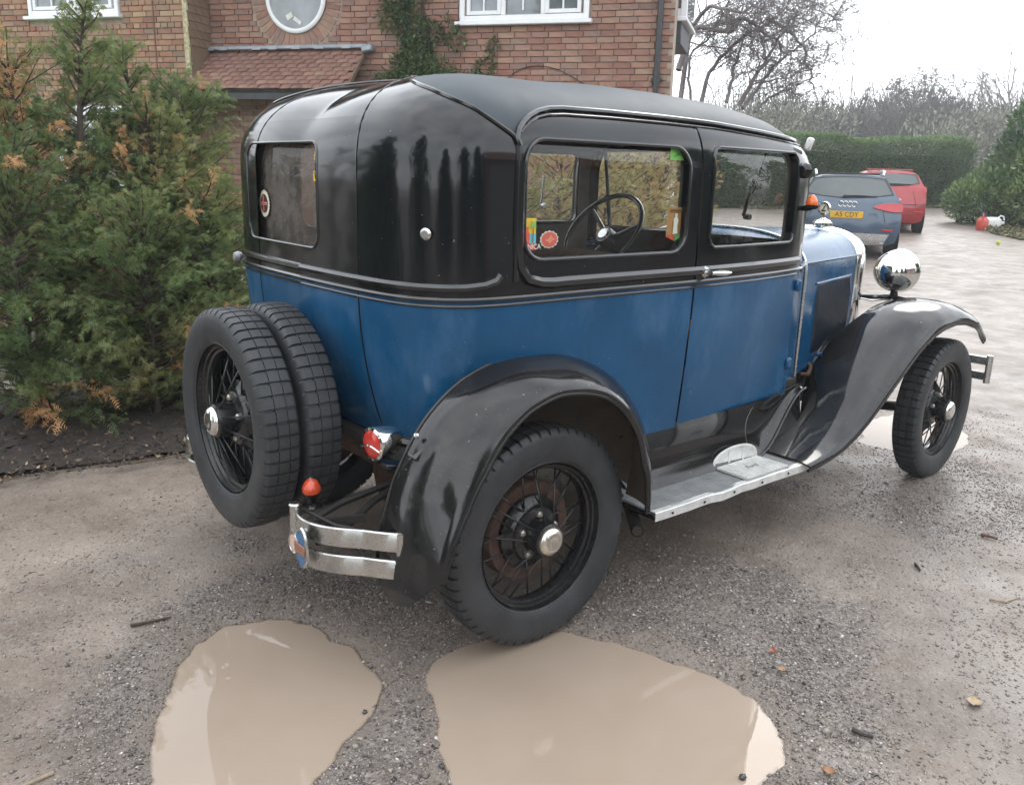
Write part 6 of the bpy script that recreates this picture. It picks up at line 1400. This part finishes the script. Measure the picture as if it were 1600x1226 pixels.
# red sprayer, white jug, ball
cx, cy = 20.83, 6.70; sp3 = empty('garden_sprayer', (cx, cy, hz(cx, cy)+.01), .4, 'red plastic garden sprayer with black top standing on the gravel edge', 'sprayer')
RP = simple('red_plastic', (.48, .07, .05), .4); b = MB(); b.lathe([(0, .0), (.125, .0), (.135, .02), (.135, .20), (.128, .235), (.105, .27), (.07, .30), (.06, .33), (0, .33)], 'z', n=24); cp(b, 'tank', RP, sp3, 45)
b = MB(); b.tube([(-.12, 0, .22), (-.13, 0, .32), (-.06, 0, .40), (.06, 0, .40), (.13, 0, .32), (.12, 0, .22)], .014, 7); cp(b, 'handle', RP, sp3)
b = MB(); b.lathe([(.065, .32), (.07, .34), (.06, .37), (.03, .38), (.025, .44), (0, .44)], 'z', n=16); b.tube([(-.10, 0, .47), (.10, 0, .47)], .014, 7); b.tube([(.06, .03, .34), (.2, .05, .5), (.3, .1, .62), (.34, .12, .64)], .008, 5); cp(b, 'pump', PLAST, sp3)
cx, cy = 21.55, 6.72; jg = empty('plastic_jug', (cx, cy, hz(cx, cy)+.02), -.9, 'white plastic jug with loop handle lying beside the red sprayer', 'jug')
WP = simple('white_plastic', (.72, .73, .70), .35); b = MB(); P = []
for k, (l, s_) in enumerate(((-.02, .02), (.0, .75), (.03, .95), (.12, 1.0), (.24, 1.0), (.31, .85), (.35, .55), (.38, .28), (.43, .24), (.435, .02))): P.append([(l-.2, .125*s_*math.copysign(abs(math.cos(a))**.6, math.cos(a)), .14+.135*s_*math.copysign(abs(math.sin(a))**.6, math.sin(a))) for a in np.linspace(0, 2*math.pi, 24, endpoint=False)])
b.grid(P, closev=True); cp(b, 'bottle', WP, jg, 60)
b = MB(); b.tube([(.08, 0, .26), (.13, 0, .31), (.20, 0, .29), (.22, 0, .20)], .018, 8); cp(b, 'handle', WP, jg)
bl_ = at(1559, 383, 'z', 0); bx, by = 17.45, 4.93; b = MB(); b.lathe([(.043*math.sin(a), -.043*math.cos(a)) for a in np.linspace(0, math.pi, 14)], 'z', n=20); t = simple('ball_felt', (.42, .52, .03), .9, bump=.2)
ball = b.build('tennis_ball', t, None, 60, loc=(bx, by, hz(bx, by)+.05)); tag(ball, 'small bright yellow green ball lying on the gravel', 'ball')

# ------------------------------------------------------------------ stickers in the old car's windows
def flat_mat(col): return simple('print_%02x%02x%02x' % tuple(int(min(c, 1)*255) for c in col), col, .55, 0, .06, 30)
def sticker(parent, nm, c0, ex, ez, layers):
    """flat printed pieces; each layer: (outline in sticker units, colour); ex, ez span the sticker in the glass plane"""
    root = empty(nm, parent=parent); n = np.cross(ex, ez); n = n/np.linalg.norm(n)*LAYER[0]
    for k, (nm2, poly, col) in enumerate(layers):
        b = MB(); q = [c0+ex*u+ez*v+n*(.0012*(k+1)) for u, v in poly]; b.add(q, [tuple(range(len(q)))]); cp(b, nm2, flat_mat(col), root, 180)
    return root
LAYER = [1]
rect = lambda a, b_, c, d: [(a, c), (b_, c), (b_, d), (a, d)]
disc = lambda cx, cy, r, n=20, ry=None: [(cx+r*math.cos(t_), cy+(ry or r)*math.sin(t_)) for t_ in np.linspace(0, 2*math.pi, n, endpoint=False)]
gear = lambda cx, cy, r, n=24: [(cx+r*(1.0 if k % 2 else .88)*math.cos(math.pi*k/n), cy+r*(1.0 if k % 2 else .88)*math.sin(math.pi*k/n)) for k in range(2*n)]
YG = -.676
def side_frame(px0, py0, px1, py1):
    a, e = at(px0, py0, 'y', YG), at(px1, py1, 'y', YG); c0 = (a+e)/2; return c0, np.array([(e[0]-a[0])/2, 0, 0]), np.array([0, 0, (a[2]-e[2])/2])
LAYER[0] = 1
c0, ex, ez = side_frame(814, 341, 836, 391)
s1 = sticker(QPANE, 'palm_sticker', c0, ex, ez, [('backing', rect(-1, 1, -1, 1), (.80, .52, .04)), ('sea', rect(-1, 1, -.75, .05), (.10, .45, .55)), ('strip', rect(-1, 1, -1, -.55), (.55, .05, .03)), ('palm_trunk', [(.45, -.5), (.6, -.5), (.62, .3), (.52, .5)], (.25, .12, .04)), ('palm_leaf', [(.55, .5), (-.1, .35), (.3, .62), (.1, .9), (.55, .68), (.9, .9), (.8, .6), (.98, .35)], (.16, .42, .10)), ('figure', [(-.8, -.55), (-.85, -.1), (-.5, .15), (-.45, .45), (-.2, .5), (-.15, .2), (.05, -.05), (.0, -.55)], (.62, .10, .06))])
text('MONICA', .021, flat_mat((.75, .7, .6)), s1, c0+ez*-.77+np.array([0, -.0085, 0]), (math.pi/2, 0, 0), depth=.0004)
c0, ex, ez = side_frame(843, 360, 872, 388)
sticker(QPANE, 'round_sticker', c0, ex, ez, [('backing', gear(0, 0, 1, 14), (.66, .62, .54)), ('disc', disc(0, 0, .82), (.50, .11, .07)), ('bird', [(-.55, -.1), (-.1, .15), (.1, .5), (.35, .1), (.6, .05), (.2, -.2), (0, -.5), (-.2, -.2)], (.62, .22, .16))])
c0, ex, ez = side_frame(1048, 231, 1069, 251)
sticker(QPANE, 'green_permit', c0, ex, ez, [('backing', rect(-1, 1, -1, 1), (.20, .52, .12)), ('sprig', [(-.7, -.6), (-.1, .1), (-.4, .6), (.1, .2), (.6, .7), (.3, 0), (.8, -.3), (.1, -.2)], (.08, .30, .06))])
c0, ex, ez = side_frame(1043, 324, 1065, 375)
s4 = sticker(QPANE, 'tan_tag', c0, ex, ez, [('backing', rect(-1, 1, -.78, 1)+[], (.36, .20, .07)), ('red_tip', [(-.9, -.78), (0, -1.05), (0, -.72), (-.9, -.62)], (.55, .07, .04)), ('green_tip', [(0, -1.05), (.9, -.78), (.9, -.62), (0, -.72)], (.08, .34, .12)), ('figure', [(-.3, -.6), (-.25, .0), (-.3, .3), (-.1, .42), (-.15, .62), (.15, .62), (.1, .42), (.3, .25), (.2, -.1), (.28, -.6)], (.55, .58, .50)), ('headline', rect(-.75, .75, .76, .86), (.10, .06, .03))])
b = MB(); p0, p1 = at(1071, 300, 'y', -.672), at(1066, 378, 'y', -.672); b.tube([p0+(p1-p0)*k+np.array([.003*math.sin(k*40), 0, 0]) for k in np.linspace(0, 1, 24)], .003, 5); cp(b, 'frayed_seal', simple('frayed_cord', (.5, .49, .45), .9), QPANE)
# tail window
def tail_pt(px, py): q = at(px, py, 'x', -.375); return q
def tail_frame(px0, py0, px1, py1):
    a, e = tail_pt(px0, py0), tail_pt(px1, py1); return (a+e)/2, np.array([0, (e[1]-a[1])/2, 0]), np.array([0, 0, (a[2]-e[2])/2])
LAYER[0] = 1
c0, ex, ez = tail_frame(405, 295, 423, 341)
sticker(TAILF, 'gear_badge', c0, ex, ez, [('backing', gear(0, 0, 1), (.66, .62, .48)), ('ring', disc(0, 0, .66), (.03, .03, .035)), ('stripe', rect(-.62, .62, -.10, .10), (.6, .56, .45)), ('cross', [(-.6, .06), (-.12, .06), (-.12, .55), (.12, .55), (.12, .06), (.6, .06), (.6, -.06), (.12, -.06), (.12, -.55), (-.12, -.55), (-.12, -.06), (-.6, -.06)], (.55, .08, .06))])
c0, ex, ez = tail_frame(490, 262, 510, 284)
s6 = sticker(TAILF, 'castle_badge', c0, ex, ez, [('backing', [(-1, -1), (1, -1), (1, .5), (.7, .5), (.7, .8), (.3, .5), (.1, 1), (-.3, .5), (-.6, .8), (-.7, .5), (-1, .5)], (.80, .50, .02))])
text('WIN', .032, flat_mat((.05, .04, .02)), s6, c0+ez*-.2+np.array([-.004, 0, 0]), (math.pi/2, 0, -math.pi/2), depth=.0004)
c0, ex, ez = tail_frame(490, 230, 514, 262)
s7 = sticker(TAILF, 'letter_badge', c0, ex, ez, [('backing', gear(0, 0, 1, 16), (.50, .36, .10)), ('disc', disc(0, 0, .72), (.03, .03, .03))])
text('L', .075, flat_mat((.7, .7, .65)), s7, c0+np.array([-.005, 0, 0]), (math.pi/2, 0, -math.pi/2), depth=.0004)

# ------------------------------------------------------------------ what the paintwork and puddles mirror: the yard behind the photographer
gar = empty('garage', (6.4, -9.2, 0), R(4), 'brick garage with a pale grey roller door across the yard', 'garage')
b = MB(); b.box((0, -2.5, 1.3), (7.5, 5, 2.7)); cp(b, 'wall', BRK, gar)
for k, x in enumerate((-1.85, 1.85)):
    dd_ = empty('roller_door', (x, .03, 0), parent=gar)
    for i in range(22): b = MB(); b.box((0, 0, .05+.1*i), (2.7, .03, .094), bev=.01); cp(b, 'door_slat', simple('door_grey_%d_%d' % (k, i), (.30, .30, .295), .5), dd_) if i == 0 and k == 0 else share('door_slat', bpy.data.objects['door_slat'].data, dd_, (0, 0, .1*i))
b = MB(); b.add([(-4.1, .5, 2.6), (4.1, .5, 2.6), (4.1, -2.5, 4.2), (-4.1, -2.5, 4.2), (-4.1, -5.5, 2.6), (4.1, -5.5, 2.6)], [(0, 1, 2, 3), (3, 2, 5, 4), (0, 3, 4), (1, 5, 2)]); cp(b, 'roof', TILE, gar)
for i, (x, y, hh, w_, lab) in enumerate(((-3.5, -13, 6.0, 2.6, 'tallest dark evergreen behind the photographer'), (-10, -9.5, 6.0, 2.4, 'broad dark evergreen at the back left of the yard'), (-11.5, -1.5, 8.5, 3.0, 'dark evergreen beyond the tail of the old car'), (1.2, -14.5, 6, 2.6, 'dark evergreen left of the brick garage'), (-7.5, 5.5, 5.0, 2.0, 'dark evergreen at the end of the conifer row'), (13.5, -9.5, 7, 2.6, 'dark evergreen right of the brick garage'), (17.5, -5.5, 5.0, 2.2, 'low dark evergreen far right beyond the garage'))):
    r = empty('broadleaf_evergreen', (x, y, hz(x, y)), 0, lab, 'tree', 'dark evergreens round the yard')
    bl = []
    for k_ in range(46): u_ = RNG.random()**1.2; q_ = w_*(1-.75*u_)*.75; bl.append((RNG.normal(0, q_*.6), RNG.normal(0, q_*.6), hh*(.05+.9*u_), q_*.6+.25, q_*.6+.25, hh*.09))
    blob_leaves('crown', LAUR, bl, 5000, (.32, .6), .35, r, .8, .2); b = MB(); b.tube([(0, 0, 0), (.1, 0, hh*.8)], [.22, .06], 8); cp(b, 'trunk', BARK, r)
